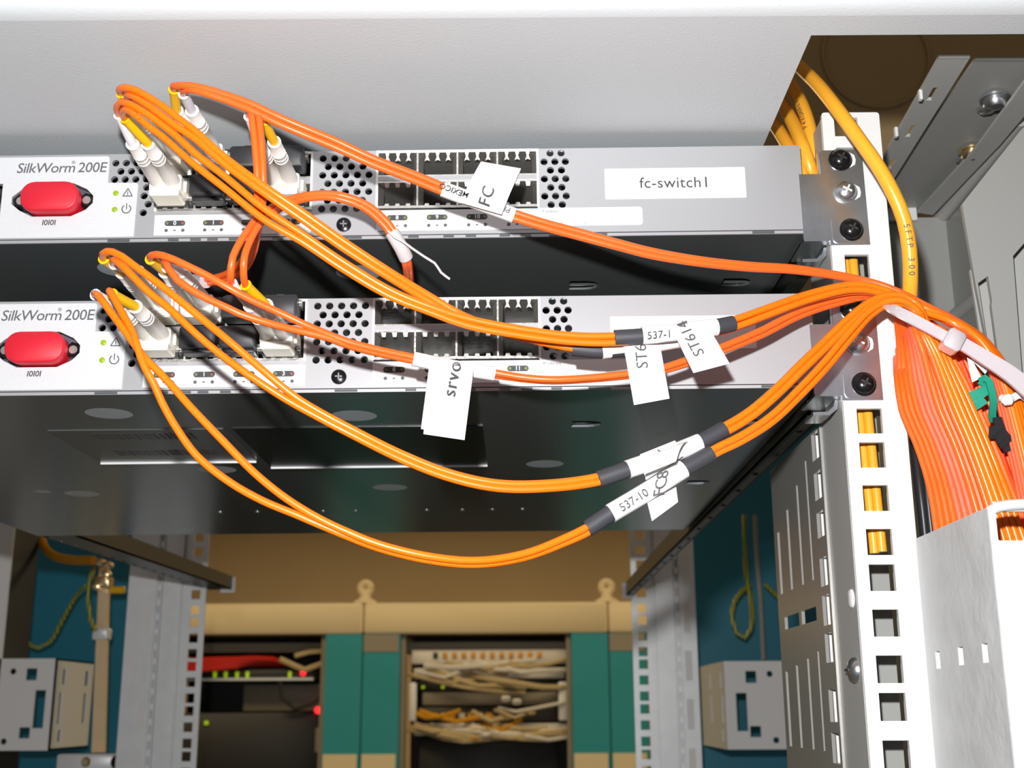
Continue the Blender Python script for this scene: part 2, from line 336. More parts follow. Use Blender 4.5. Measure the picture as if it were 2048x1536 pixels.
# ------------------------------------------------------------------ switches
SLOPE = {}; SWM = {}
def sw_pt(w, x, y, z):                          # switch-local mm -> world mm
    return (SWM[w] @ V((x, y, z)))
CX = [-28.6 + 14.8 * k for k in range(4)]; CXR = [57.4 + 15.35 * k for k in range(4)]
ZL, ZH = 18.4, 30.9
def make_switch():
    sw = bpy.data.objects.new('fibre_switch', None); COL.objects.link(sw); OFF[sw.name] = V((0, 0, 0))
    H = 36.6
    hl = [(x, z) for z, x0 in ((32.8, -52.3), (29.3, -50.1), (25.9, -52.3)) for x in [x0 + 4.1 * k for k in range(5)] if x < -37.4]
    hl += [(-39.6, 22.4), (-40.4, 18.9), (-38.6, 15.4), (-40.3, 11.9)]
    hm = [(x0 + 4.5 * k, 33.6 - 3.53 * r) for r in range(7) for x0 in ((28.5,) if r % 2 == 0 else (30.6,)) for k in range(5 if r % 2 == 0 else 4)]
    hr = []
    for r in range(7): hr += [(x, 34.6 - 3.6 * r) for x in ((117, 121.3) if r % 2 == 0 else (114.6, 118.8, 122.9))]
    holes = [circ(x, z, 1.43, 12) for x, z in hl + hm + hr]
    holes += [rect(-35.4, 12.2, 24.2, 36.0), rect(49.9, 11.6, 111.9, 36.0)]
    holes += [[(-91.3, 16), (-91.3, 19), (-88, 21.8), (-83, 24.4), (-68, 24.4), (-62.5, 21.8), (-59.9, 19), (-59.9, 16), (-62.5, 13.2), (-68, 10.6), (-83, 10.6), (-88, 13.2)], rect(-111, 11.5, -95.3, 24.5)]
    plate('face_panel', rrect(-214.5, 1.5, 214.5, H, 0.5, 2), holes, 1.7, (0, 0, 0), FX, FZ, 'face_metal', sw)
    MB().box(-214.5, 214.5, 0.3, 1.2, 0.0, 1.2).out('bottom_lip', 'face_metal', sw)
    for k, x in enumerate((-49, -28, -19.5, -13, -4.7, 2.5, 12, 40, 64, 77.5, 86, 99, 107, 118, 134, 198)):
        w = 4.2 if k in (0, 7, 14, 15) else 2.0
        MB().box(x - w, x + w, -0.25, 0.6, 0.1, 0.95).out('edge_tab', 'chassis_metal', sw)
    # shell
    rec = [(-57.5, 30), (38.1, 38), (116.7, 142), (36, 202), (-130.4, 212), (-148.8, 204), (-42.6, 148), (167, 77)]
    slots = [(133, 57), (198, 56), (199, 196)]
    bh = [circ(x, y, (9.2 if i not in (5, 7) else 4.5), 20) for i, (x, y) in enumerate(rec)]
    for x, y in slots: bh.append([(x - 7, y - 5.5), (x, y - 5.5)] + [(x + 5.5 * math.sin(a), y - 5.5 * math.cos(a)) for a in [math.pi * k / 6 for k in range(1, 6)]] + [(x, y + 5.5), (x - 7, y + 5.5)])
    plate('bottom_sheet', rect(-214.5, 1.0, 214.5, 372), bh, 1.0, (0, 0, 1), (1, 0, 0), (0, 1, 0), 'chassis_metal', sw)
    for i, (x, y) in enumerate(rec):
        r = 9.2 if i not in (5, 7) else 4.5
        c = MB().lathe((x, y, 0), (0, 0, 1), [(0, r), (2.4, r * .45), (3, r * .42)], 20).out('pressed_recess', 'lit_dimple', sw); 
        MB().lathe((x, y, 0.8), (0, 0, -1), [(-2, 1.8), (0, 1.7), (.4, .9)], 12).out('screw', 'zinc', c)
    for x in (-71.7, -49.8, -11, 8.1, 50, 71, 88.6, 106.4): MB().lathe((x, 279, 0), (0, 0, -1), [(-.8, 1.7), (0.1, 1.6), (.7, .9)], 10).out('rivet', 'zinc', sw)
    MB().box(-214.5, 214.5, 1, 372, H - 1, H).out('top_sheet', 'chassis_metal', sw)
    MB().box(213.4, 214.5, 1, 372, 1, H - 1).box(-214.5, -213.4, 1, 372, 1, H - 1).box(-214.5, 214.5, 371, 372, 1, H - 1).out('side_sheet', 'chassis_metal', sw)
    MB().box(-212, 212, 60, 61, 1.2, H - 1.2).out('inner_baffle', 'dark_inside', sw)
    # badge plate with print
    bp = plate('badge_plate', [(-214, 1.9), (-43.2, 1.9), (-42.8, 23.4), (-43.6, 24.1), (-54.6, 24.3), (-54.7, 34.8), (-55.4, 35.5), (-214, 35.5)], [holes[-2], holes[-1]], 0.5, (0, -.5, 0), FX, FZ, 'badge_silver', sw)
    text('SilkWorm', 5.9, (-90.7, -.55, 30.7), FX, FZ, 'ink_grey', bp, 'LEFT', shear=.16, space=.93)
    text('\u00ae', 1.9, (-69.3, -.55, 33.0), FX, FZ, 'ink_grey', bp, 'LEFT')
    text('200E', 5.9, (-66.9, -.55, 30.7), FX, FZ, 'ink_grey', bp, 'LEFT', shear=.12, space=.95)
    text('I0I0I', 3.1, (-76.2, -.55, 8.0), FX, FZ, 'ink', bp, 'CENTER', bold=.06, shear=.08)
    for z in (19.9, 13.1): MB().lathe((-51.2, -.4, z), (0, -1, 0), [(0, 1.15), (.25, 1.1), (.5, .6)], 14).out('status_light', 'led_green', bp)
    tri = MB()
    P = [V((-46.6 + 2.1 * math.sin(a), -.6, 19.7 + 2.1 * math.cos(a))) for a in (0, 2 * math.pi / 3, 4 * math.pi / 3)]
    for k in range(3): tri.tube([P[k], P[(k + 1) % 3]], .2, 6)
    tri.tube([(-46.6, -.6, 19.2), (-46.6, -.6, 20.6)], .17, 6).tube([(-46.6, -.6, 18.75), (-46.6, -.6, 18.95)], .17, 6).out('warning_mark', 'ink_grey', bp)
    MB().tube([(-46.7 + 1.7 * math.sin(a), -.6, 13.3 + 1.7 * math.cos(a)) for a in [math.radians(35 + 290 * k / 18) for k in range(19)]], .22, 6).tube([(-46.7, -.6, 13.2), (-46.7, -.6, 15.6)], .2, 6).out('power_mark', 'ink_grey', bp)
    # serial port with red dust cap
    sp = MB().box(-92, -59.2, 5, 5.6, 9.8, 25.2).out('serial_port', 'recess_grey', sw)
    for x in (-88.2, -62.6):
        j = MB().lathe((x, 5, 17.5), (0, -1, 0), [(0, 3.2), (4.5, 3.2), (5, 2.6)], 6).out('jack_screw', 'black_metal', sp, 20)
        MB().lathe((x, 0.1, 17.5), (0, -1, 0), [(0, 1.7), (.15, 1.6)], 12).out('thread_hole', 'nickel', j)
    cap = []
    o1 = rrect(-86.5, 11.2, -64.2, 23.4, 5.4, 5); cx, cz = -75.35, 17.3
    mb = MB(); n = len(o1); vs = [(cx + (x - cx) * .95, 4.5, cz + (z - cz) * .95) for x, z in o1] + [(x, -4.2, z) for x, z in o1] + [(cx + (x - cx) * .975, -5.0, cz + (z - cz) * .955) for x, z in o1] + [(cx + (x - cx) * .93, -5.3, cz + (z - cz) * .88) for x, z in o1]
    fs = [tuple(range(3 * n, 4 * n))]
    for r in range(3): fs += [(r * n + k, r * n + (k + 1) % n, (r + 1) * n + (k + 1) % n, (r + 1) * n + k) for k in range(n)]
    mb.add(vs, fs).out('dust_cap', 'red_plastic', sp, 50)
    rj = MB().box(-111, -95.3, 12, 12.6, 11.5, 24.5).out('network_port', 'recess_grey', sw)
    MB().box(-110, -96, 3, 12, 21.5, 24).out('contact_block', 'black_plastic', rj)
    # optical port cages
    for side, (x0, x1, cxs) in enumerate(((-35.4, 24.2, CX), (49.9, 111.9, CXR))):
        cg = MB()
        wd = (x1 - x0) / 4
        for k in range(5): cg.box(x0 + wd * k - .35, x0 + wd * k + .35, -.6, 32, 12.2, 36)
        for z0, z1 in ((12.2, 13.2), (22.8, 23.5), (25.4, 26.0), (35.3, 36.0)): cg.box(x0, x1, -.5, 32, z0, z1)
        c = cg.out('port_cage', 'nickel', sw)
        MB().box(x0, x1, -.7, 3, 23.5, 25.4).out('middle_strip', 'face_metal', c)
        MB().box(x0 - .6, x1 + .6, -.8, .3, 35.5, 36.3).box(x0 - .6, x0 + .3, -.8, .3, 12, 36).box(x1 - .3, x1 + .6, -.8, .3, 12, 36).out('cage_rim', 'finger', c)
        MB().box(x0, x1, 31, 32, 12.2, 36).out('cage_back', 'dark_inside', c)
        for k in range(4):
            xc = x0 + wd * (k + .5)
            if side:
                for zl, zh in ((13.3, 22.7), (26.1, 35.2)):
                    for a_, b_ in ((x0 + wd * k + .4, 1), (x0 + wd * (k + 1) - .4, -1)):
                        MB().prism([(a_, .6, zl), (a_ + b_ * 1.5, 5.5, zl + .4), (a_ + b_ * 1.5, 5.5, zh - .4), (a_, .6, zh)], (0, .3, 0)).out('glint_plate', 'nickel', c, 15)  # angled plates added to catch the flash, standing in for cage-wall reflections
            for j in (-1, 0, 1):
                MB().prism([(xc + j * 4.1 - .75, -.3, 35.4), (xc + j * 4.1 + .75, -.3, 35.4), (xc + j * 4.1 + .35, .2, 34.2), (xc + j * 4.1 + 1.05, .7, 32.4), (xc + j * 4.1, 1.0, 33.0), (xc + j * 4.1 - 1.05, .7, 32.4), (xc + j * 4.1 - .35, .2, 33.9)], (0, .25, -.1)).out('spring_finger', 'finger', c, 15)
                MB().prism([(xc + j * 4.1 - 1.0, -.3, 13.1), (xc + j * 4.1 + 1.0, -.3, 13.1), (xc + j * 4.1 + .7, .7, 14.6), (xc + j * 4.1 - .7, .7, 14.6)], (0, .25, .1)).out('spring_finger', 'finger', c, 15)
                if side: MB().prism([(xc + j * 4.1 - 1.0, -.4, 22.9), (xc + j * 4.1 + 1.0, -.4, 22.9), (xc + j * 4.1 + .7, .6, 21.4), (xc + j * 4.1 - .7, .6, 21.4)], (0, .25, -.1)).out('spring_finger', 'finger', c, 15)
        st = MB().box(x0 - .2, x1 + .4, -.3, .2, 2.4 if side == 0 else 3.0, 10.6 if side == 0 else 11.4).out('port_strip', 'label_white', sw)
        zp, zd = (7.2, 4.3) if side == 0 else (8.3, 5.0)
        for k in range(4):
            xc = (cxs[k] + .9) if side == 0 else cxs[k] + .3
            pl = MB().prism([(a, -.32, b_) for a, b_ in rrect(xc - 4, zp - 1.1, xc + 4, zp + 1.1, 1.05, 4)], (0, -.08, 0)).out('light_window', 'ink', st)
            MB().lathe((xc - 3.0, -.38, zp), (0, -1, 0), [(0, .62), (.1, .62)], 10).out('port_light', 'led_dim', pl)
            MB().lathe((xc + 3.0, -.38, zp), (0, -1, 0), [(0, .62), (.1, .62)], 10).out('port_light', 'led_amber' if side == 0 else 'led_dim', pl)
            text(str(k + 4 * side) if side == 0 else str(8 + k), 2.3, (xc, -.42, zp), FX, FZ, 'label_white', pl, bold=.06)
            for dx in (-3.2, 3.2): MB().lathe((xc + dx, -.3, zd), (0, -1, 0), [(0, .7), (.08, .7)], 10).out('port_light', 'ink_grey', st)
            MB().box(xc - .5, xc + .5, -.36, -.3, zd - .25, zd + .25).out('print_mark', 'ink_grey', st)
    # screw, labels
    sc = MB().lathe((37.2, 0, 5.8), (0, -1, 0), [(0, 2.9), (.6, 2.8), (1.1, 1.8), (1.2, .5)], 18).out('panel_screw', 'black_metal', sw)
    MB().box(35.9, 38.5, -1.35, -1.0, 5.55, 6.05).box(36.95, 37.45, -1.35, -1.0, 4.5, 7.1).out('drive_slot', 'zinc', sc)
    ip = MB().prism([(x, -.02, z) for x, z in rrect(111.9, 4.2, 152, 11.6, 1.2)], (0, -.12, 0)).out('address_label', 'label_white', sw)
    text('IP address:', 1.6, (113.2, -.16, 10.2), FX, FZ, 'ink', ip, 'LEFT')
    for x in (121, 130, 140): MB().box(x - .4, x + .4, -.16, -.13, 5.2, 5.4).out('print_mark', 'ink_grey', ip)
    # mounting ear on the right
    ear = plate('mounting_ear', [(222.2, 34.2), (222.2, 24.3), (213.2, 24.3), (213.2, -3.3), (223.3, -3.4), (223.3, -5.2), (238.4, -5.2), (238.4, 34.2)], [], 1.6, (0, -.2, 0), FX, FZ, 'zinc', sw)
    MB().prism([(x, -.2, z) for x, z in rrect(224.2, -4.6, 238.2, 6.5, 2.2, 4)], (0, -.5, 0)).prism([(221.6, 1.4, 24.4), (221.6, 1.4, 34.2), (224, -.2, 34.2), (224, -.2, 24.4)], (0, 2.5, 0)).out('pressed_seat', 'zinc', ear)
    MB().box(213.2, 223, -.6, 22, -3.6, -2.7).out('ear_fold', 'zinc', ear)
    for k, (x, z) in enumerate(((229.7, 30.0), (230.6, 16.5), (231.6, .8))):
        blk = k != 1
        s_ = MB().lathe((x, -.2, z), (0, -1, 0), [(0, 4.6), (.6, 4.6), (.65, 4.1), (1.6, 4.0), (2.8, 3.0), (3.4, 1.5), (3.5, .3)], 22).out('screw', 'black_metal' if blk else 'zinc', ear)
        MB().box(x - 2, x + 2, -4.0, -3.2, z - .35, z + .35).box(x - .35, x + .35, -4.0, -3.2, z - 2, z + 2).out('drive_slot', 'ink' if blk else 'chassis_metal', s_) if 0 else MB().box(x - 1.9, x + 1.9, -3.75, -3.0, z - .35, z + .35, Matrix.Translation((x, 0, z)) @ Matrix.Rotation(.5, 4, 'Y') @ Matrix.Translation((-x, 0, -z))).box(x - .35, x + .35, -3.75, -3.0, z - 1.9, z + 1.9, Matrix.Translation((x, 0, z)) @ Matrix.Rotation(.5, 4, 'Y') @ Matrix.Translation((-x, 0, -z))).out('drive_slot', 'dark_inside' if blk else 'galvanised', s_)
        MB().prism([(x + 3.5, -.25, z - 3.3), (x + 5.6, -.25, z - 2), (x + 6, -.25, z), (x + 5.6, -.25, z + 2), (x + 3.5, -.25, z + 3.3)], (0, -.12, 0)).out('slot_end', 'rail_paint', s_)
    return sw

sw_low = make_switch()
sw_up = copy_tree(sw_low)
for w, o, z0, slope in (('up', sw_up, 72.3, .0077), ('low', sw_low, 11.85, .005)):
    M = Matrix.Translation((0, 0, z0)) @ Matrix.Rotation(-slope, 4, 'Y'); SWM[w] = M
    o.matrix_world = Matrix.Translation(V((0, 0, z0)) * S) @ Matrix.Rotation(-slope, 4, 'Y')
tag(sw_up, 'upper grey rack switch labelled fc-switch1, just under the shelf', 'network switch', 'the two rack switches')
tag(sw_low, 'lower grey rack switch with orange cables sagging across its front', 'network switch', 'the two rack switches')
# name stickers
l1 = MB().prism([(x, -.02, z) for x, z in rrect(138, 14.9, 192.4, 27.6, .4)], (0, -.15, 0)).out('name_label', 'label_white', sw_up)
text('fc-switch1', 6.4, (165, -.2, 21.3), FX, FZ, 'ink', l1, space=1.04)
MB().prism([(x, -.02, z) for x, z in rrect(138.6, 15.3, 193, 28.2, .4)], (0, -.15, 0)).out('name_label', 'label_white', sw_low)
# stickers under the lower switch
a = MB().box(-92, -19, 58, 126, -.4, -.02).out('serial_label', 'label_silver', sw_low)
MB().box(-92, -19, 125.4, 126.4, -1.3, -.02).out('label_edge', 'label_white', a)
bc = MB(); random.seed(3)
for y0, y1 in ((64, 76), (98, 110)):
    x = -78
    while x < -34:
        w = random.choice((.5, .5, .9, 1.4)); bc.box(x, x + w, y0, y1, -.45, -.4); x += w + random.choice((.5, .8, 1.2))
bc.out('barcode', 'ink_grey', a)
a = MB().box(-15, 89, 57, 141, -.4, -.02).out('rating_label', 'label_black', sw_low)
MB().box(-15, 89, 140.4, 141.4, -1.3, -.02).out('label_edge', 'label_white', a)

# ------------------------------------------------------------------ transceivers
def make_transceiver(plug):
    o = bpy.data.objects.new('transceiver', None); COL.objects.link(o); OFF[o.name] = V((0, 0, 0))
    MB().rbox(-6.7, 6.7, -2.2, 28, -4.4, 4.4, .4).out('housing', 'nickel' if not plug else 'black_metal', o)
    for sx in (-1, 1): MB().box(sx * 6.9 - .3, sx * 6.9 + .3, -5, 1, -3.4, -1.2).lathe((sx * 6.9, -4.6, -2.6), (sx, 0, 0), [(-.6, 1.1), (.6, 1.1)], 10).out('latch', 'nickel', o)
    if plug:
        d = MB().rbox(-6.6, 6.6, -10.5, -2, -3.6, 4.6, .7).out('dust_plug', 'black_rubber', o)
        MB().rbox(-6.0, 6.0, -7.5, -2, -5.0, -3.4, .4).box(-1.5, 1.5, -7.9, -7.4, -4.9, -3.9).out('pull_tab', 'black_plastic', d)
    else:
        MB().box(-6.6, 6.6, -4.0, -2, -5.3, -3.4).out('pull_tab', 'black_plastic', o)
    return o
P0 = make_transceiver(True); P1 = make_transceiver(False); used = {True: False, False: False}
names = ['first', 'second', 'third', 'fourth']
PL = {('up', 0): 'A', ('up', 3): 'D', ('up', 4): 'B', ('up', 5): 'C', ('low', 0): 'G', ('low', 3): 'H', ('low', 4): 'E', ('low', 5): 'F'}
for w in ('up', 'low'):
    for k in range(8):
        plug = (w, k) not in PL
        o = (P0 if plug else P1) if not used[plug] else copy_tree(P0 if plug else P1); used[plug] = True
        x = CX[k % 4]; z = ZL if k < 4 else ZH
        M = SWM[w] @ Matrix.Translation((x, 0, z)) @ (Matrix.Rotation(math.pi, 4, 'Y') if k >= 4 else Matrix.Identity(4))
        o.matrix_world = Matrix.Translation(M.translation * S) @ M.to_3x3().to_4x4()
        tag(o, '%s optical module in the %s switch, %s row, %s slot from left' % ('black dust-plugged' if plug else 'silver cabled', 'upper' if w == 'up' else 'lower', 'bottom' if k < 4 else 'top', names[k % 4]), 'transceiver', 'optical modules in the switches')

# ------------------------------------------------------------------ fibre patch cables
def PX(lst): return [U(a, b, Y=c) for a, b, c in lst]
def offset_path(pts, dx, dy, dz): return [p + V((dx, dy, dz)) for p in pts]
def quad_flag(name, corners, m, parent, th=.18, bend=0):
    """paper flag: corners TL, TR, BR, BL in mm"""
    A, B, C_, D = corners; mb = MB(); n = 6; n2 = (B - A).cross(D - A).normalized(); vs = []; fs = []
    if n2.y > 0: n2 = -n2
    for s_ in (0, 1):
        for k in range(n + 1):
            f = k / n; off = n2 * (bend * math.sin(math.pi * f) + s_ * -th)
            vs += [A.lerp(D, f) + off, B.lerp(C_, f) + off]
    N = 2 * (n + 1)
    for k in range(n): a = 2 * k; fs += [(a, a + 1, a + 3, a + 2), (N + a, N + a + 2, N + a + 3, N + a + 1), (a, a + 2, N + a + 2, N + a), (a + 1, N + a + 1, N + a + 3, a + 3)]
    fs += [(0, N, N + 1, 1), (N - 2, N - 1, 2 * N - 1, 2 * N - 2)]
    return mb.add(vs, fs).out(name, m, parent)

def connector(root, w, port, clip_side=1):
    """duplex plug standing out of a port; returns the two boot ends"""
    x = CX[port % 4]; z = ZL if port < 4 else ZH; s_ = 1 if port < 4 else -1
    def L(mb):
        mb.v = [SWM[w] @ (V((x, 0, z)) + v) for v in mb.v]; return mb
    L(MB().rbox(-6.0, 6.0, -13.5, -1, -3.0, 3.4, .7)).out('plug_body', 'beige_plastic', root)
    c = MB().rbox(-5.6, 5.6, -14.5, -4.2, -5.6, -2.6, .6)
    cl = L(c).out('latch_clip', 'beige_clip', root)
    r = MB()
    for k in range(3): r.box(-5.2, 5.2, -14.75, -14.4, -5.2 + .8 * k, -4.85 + .8 * k)
    L(r).out('grip_rib', 'beige_plastic', cl)
    L(MB().box(6.0, 7.0, -9, -1, -2.2, 2.2)).out('side_key', 'beige_clip', root)
    ends = []
    for sx in (-1, 1):
        prof = [(0, 2.95), (4, 2.95), (7, 2.85), (18, 2.55), (18.2, 2.68), (18.7, 2.68), (18.9, 2.5), (20.2, 2.48), (20.4, 2.62), (20.9, 2.62), (21.1, 2.45), (22.6, 2.42), (22.8, 2.56), (23.3, 2.56), (23.5, 2.4), (31.0, 2.28), (31.2, 2.48), (32, 2.44), (32.05, 1.75)]
        L(MB().lathe((sx * 2.72, -13, .6), (0, -1, 0), prof, 16)).out('boot', 'beige_plastic', root)
        ends.append(sw_pt(w, x + sx * 2.72, -44.5, z + .6))
    return ends

def sleeve(root, path, m, r=1.72):
    p = spline(path, 2); mb = MB().tube(p, [r * 1.0] * len(p), 12)
    d = (p[-1] - p[-2]).normalized(); mb.lathe(p[-1] - d * .9, d, [(0, r * 1.0), (.2, r * 1.16), (.9, r * 1.16), (1.0, r * .9)], 12)
    return tag(mb.out('sleeve', m, root), 'yellow sleeve' if 'yellow' in m else 'white sleeve')
def strand(root, pts, m='orange_jacket', r=1.22): return MB().tube(spline(pts, 2.5), r, 10).out('fibre_strand', m, root)
def shrink(root, pts, r, m='shrink_grey', name='heat_shrink'): return MB().tube(spline(pts, 3), r, 14).out(name, m, root)

JIT = random.Random(11)
# bundle limits in the photo: (y, left edge, right edge)
BL = [(620, 1800, 1846), (660, 1794, 1866), (700, 1792, 1897), (760, 1790, 1932), (820, 1798, 1962), (880, 1824, 1988), (940, 1845, 2012), (1000, 1859, 2036), (1090, 1871, 2070), (1180, 1884, 2090)]
def bundle_pt(i, n, row, y0=0, dy=0):
    out = []
    for k, (y, l, r_) in enumerate(BL):
        if y < y0: continue
        f = (i + .5) / n; x = l + (r_ - l) * f
        Y = -15 - 10 * math.sin(math.pi * f) - 6 * f + dy
        if y > 990: Y = -13 - 9 * math.sin(math.pi * f) - 10 * f + dy
        out.append((x, y, Y))
    return out
RG = [(640, 1893, 1912), (672, 1946, 1962), (720, 1976, 2004), (780, 1992, 2036), (860, 2010, 2062), (960, 2032, 2090), (1060, 2050, 2112), (1180, 2066, 2130)]
def right_pt(i, n, dy=0):
    return [(l + (r_ - l) * (i + .5) / n, y + 6 * (1 - (i + .5) / n), -24 - 4 * math.sin(math.pi * (i + .5) / n) + dy) for y, l, r_ in RG]

def cable(name_label, w, port, A, B, jackets=('orange_jacket', 'orange_jacket'), cols=('white_sleeve', 'yellow_sleeve'), sl=None, group='orange patch cables on the switches'):
    root = thing('fibre_patch_cable', name_label, 'cable', sw_pt(w, CX[port % 4], -14, (ZL if port < 4 else ZH) - 6), group)
    ends = connector(root, w, port)
    for e, P, c, j in zip(ends, (A, B), cols, jackets):
        pts = PX(P); d = V((0, -1, 0)); sleeve(root, [e + V((0, 6, 0)), e, e.lerp(pts[0], .55) , pts[0]], c); strand(root, [pts[0] + (e - pts[0]).normalized() * 4] + pts, j)
    return root

# --- A : upper switch, bottom row, first slot
A1 = [(238, 230, -58), (234, 214, -66), (243, 203, -70), (262, 209, -72), (294, 228, -73), (325, 250, -73), (356, 275, -73), (387, 304, -73), (450, 353, -72), (528, 417, -70), (606, 469, -67), (684, 522, -63), (778, 579, -59), (856, 612, -56), (934, 637, -53), (1048, 659, -50), (1145, 671, -48), (1223, 672, -47), (1290, 666, -46), (1430, 648, -42), (1468, 639, -40), (1537, 615, -36), (1615, 588, -31), (1700, 569, -27), (1745, 572, -25), (1800, 592, -23), (1850, 616, -23)]
A2 = [(250, 237, -58), (245, 224, -66), (254, 219, -70), (270, 230, -72), (300, 255, -73), (325, 273, -73), (356, 301, -73), (387, 328, -73), (450, 377, -72), (528, 439, -70), (606, 485, -67), (684, 537, -63), (778, 592, -59), (856, 623, -56), (934, 651, -53), (1048, 672, -50), (1145, 684, -48), (1223, 686, -47), (1290, 680, -46), (1430, 663, -42), (1470, 654, -40), (1541, 628, -36), (1618, 600, -31), (1700, 580, -27), (1745, 582, -25), (1800, 600, -23), (1850, 624, -23)]
rg = [right_pt(i, 9) for i in range(9)]; bm = [bundle_pt(i, 15, 0) for i in range(15)]
A1 += rg[6]; A2 += rg[4]
ca = cable('orange cable from upper switch bottom first port with 537-1 tag and ST614 flag', 'up', 0, A1, A2)
MID = lambda a, b: [(u + v) / 2 for u, v in zip(a, b)]
pa = PX([(1229, 676, -47), (1290, 672, -46.5), (1360, 663, -45), (1430, 654, -42.5), (1466, 647, -40.5)])
shrink(ca, pa, 2.75)
wr = shrink(ca, PX([(1284, 671, -46.5), (1340, 666, -46), (1395, 659, -44), (1432, 654.5, -42.5)]), 3.05, 'tape_white', 'tag_wrap')
o = U(1319, 669.5, Y=-50); text('537-1', 3.6, o, U(1340, 667, Y=-50) - U(1300, 671, Y=-50), (0, 0, 1), 'ink', wr)
fl = quad_flag('flag', [U(1343, 656, -50.2), U(1414, 648, -49.8), U(1459, 727, -50), U(1387, 746, -50)], 'label_white', ca)
text('ST614', 5.2, U(1382, 676, -50.6), U(1365, 645, -50) - U(1397, 703, -50), U(1365, 690, -50) - U(1395, 678, -50), 'ink', fl, bold=0)
# --- B : upper switch, top row, first slot
B1 = [(243, 187, -58), (239, 179, -66), (249, 175, -70), (266, 178, -72), (290, 190, -73), (325, 212, -74), (356, 236, -74), (387, 259, -74), (450, 314.6, -73), (528, 372, -71), (606, 425, -67), (684, 480, -62), (778, 542, -56), (856, 590, -50), (934, 634, -46), (1030, 664, -43), (1145, 692, -41), (1200, 696, -40), (1330, 678, -38), (1450, 655, -36), (1540, 622, -33), (1615, 595, -29), (1700, 577, -24), (1745, 578, -22), (1800, 596, -20), (1850, 622, -19)] + rg[7]
B2 = [(258, 196, -58), (254, 191, -66), (262, 191, -70), (275, 198, -72), (298, 212, -73), (325, 232, -74), (356, 255, -74), (387, 275, -74), (450, 329, -73), (528, 386, -71), (606, 440, -67), (684, 495, -62), (778, 555, -56), (856, 602, -50), (934, 645, -46), (1030, 672, -43), (1145, 697, -41), (1200, 701, -40), (1330, 684, -38), (1450, 662, -36), (1540, 630, -33), (1615, 603, -29), (1700, 584, -24), (1745, 585, -22), (1800, 603, -20), (1850, 630, -19)] + rg[5]
cb = cable('orange cable from upper switch top first port with half-hidden ST6 flag', 'up', 4, B1, B2, cols=('yellow_sleeve', 'white_sleeve'))
shrink(cb, PX([(1145, 697, -41), (1205, 702, -40.5), (1300, 690, -39), (1420, 666, -37)]), 2.6)
shrink(cb, PX([(1203, 702, -40.5), (1300, 690, -39), (1380, 675, -37.5)]), 2.85, 'tape_white', 'tag_wrap')
fl = quad_flag('flag', [U(1247, 690, -44.5), U(1320, 690, -44.5), U(1339, 797, -44), U(1268, 810, -44)], 'label_white', cb)
text('ST6', 5.6, U(1284, 712, -45), U(1282, 690, -45) - U(1286, 735, -45), U(1265, 713, -45) - U(1305, 711, -45), 'ink', fl, bold=-.012)
# --- C : upper switch, top row, second slot
C1 = [(348, 179, -58), (347, 172, -64), (358, 171, -67), (378, 171, -68), (410, 177, -68), (450, 189, -67), (498, 206, -66), (556, 233, -64), (600, 252, -62), (668, 280, -58), (743, 315, -54), (833, 350, -49), (886, 372, -46), (955, 398, -43), (1028, 425, -41), (1090, 445, -39), (1150, 461, -37), (1230, 483, -35), (1300, 501, -33), (1400, 519, -30), (1500, 530, -26), (1580, 535, -22), (1640, 543, -19), (1700, 554, -17), (1757, 568, -17), (1806, 587, -19), (1850, 610, -21)] + rg[8]
C2 = [(367, 188, -58), (368, 181, -64), (377, 179, -67), (392, 181, -68), (415, 188, -68), (450, 200, -67), (498, 219, -66), (556, 247, -64), (600, 266, -62), (668, 294, -58), (743, 328, -54), (833, 363, -49), (886, 385, -46), (955, 411, -43), (1028, 437, -41), (1090, 456, -39), (1150, 472, -37), (1230, 493, -35), (1300, 511, -33), (1400, 527, -30), (1500, 537, -26), (1580, 541, -22), (1640, 548, -19), (1700, 558, -17), (1757, 572, -15), (1806, 590, -16), (1850, 612, -18)] + rg[3]
cc = cable('red-orange cable hanging under the shelf with upward FC flag', 'up', 5, C1, C2, ('orange_red_jacket', 'orange_red_jacket'), ('yellow_sleeve', 'white_sleeve'))
wr = shrink(cc, PX([(885, 378, -46), (955, 404, -43.5), (1028, 431, -41)]), 2.75, 'tape_white', 'tag_wrap')
dv = U(1028, 431, Y=-45) - U(885, 378, Y=-45)
text('MEXICO', 2.9, U(908, 380, -49.6), -dv, -dv.cross(V((0, 1, 0))), 'ink', wr, bold=.02)
text('PR', 2.9, U(1012, 418, -44.4), -dv, -dv.cross(V((0, 1, 0))), 'ink', wr, bold=.02)
quad_flag('flag', [U(966, 326, -47.5), U(1040, 345, -47.5), U(1003, 418, -44.6), U(926, 404, -47)], 'label_white', cc, bend=-.8)
fl = quad_flag('flag', [U(962, 323, -50), U(1042, 337, -50), U(1003, 429, -46.8), U(920, 405, -48.3)], 'label_white', cc, bend=1.0)
text('FC', 6.0, U(974, 392, -50.6), U(984, 358, -50) - U(967, 412, -50), U(950, 385, -50) - U(1000, 402, -50), 'ink', fl, space=1.1, bold=-.012)
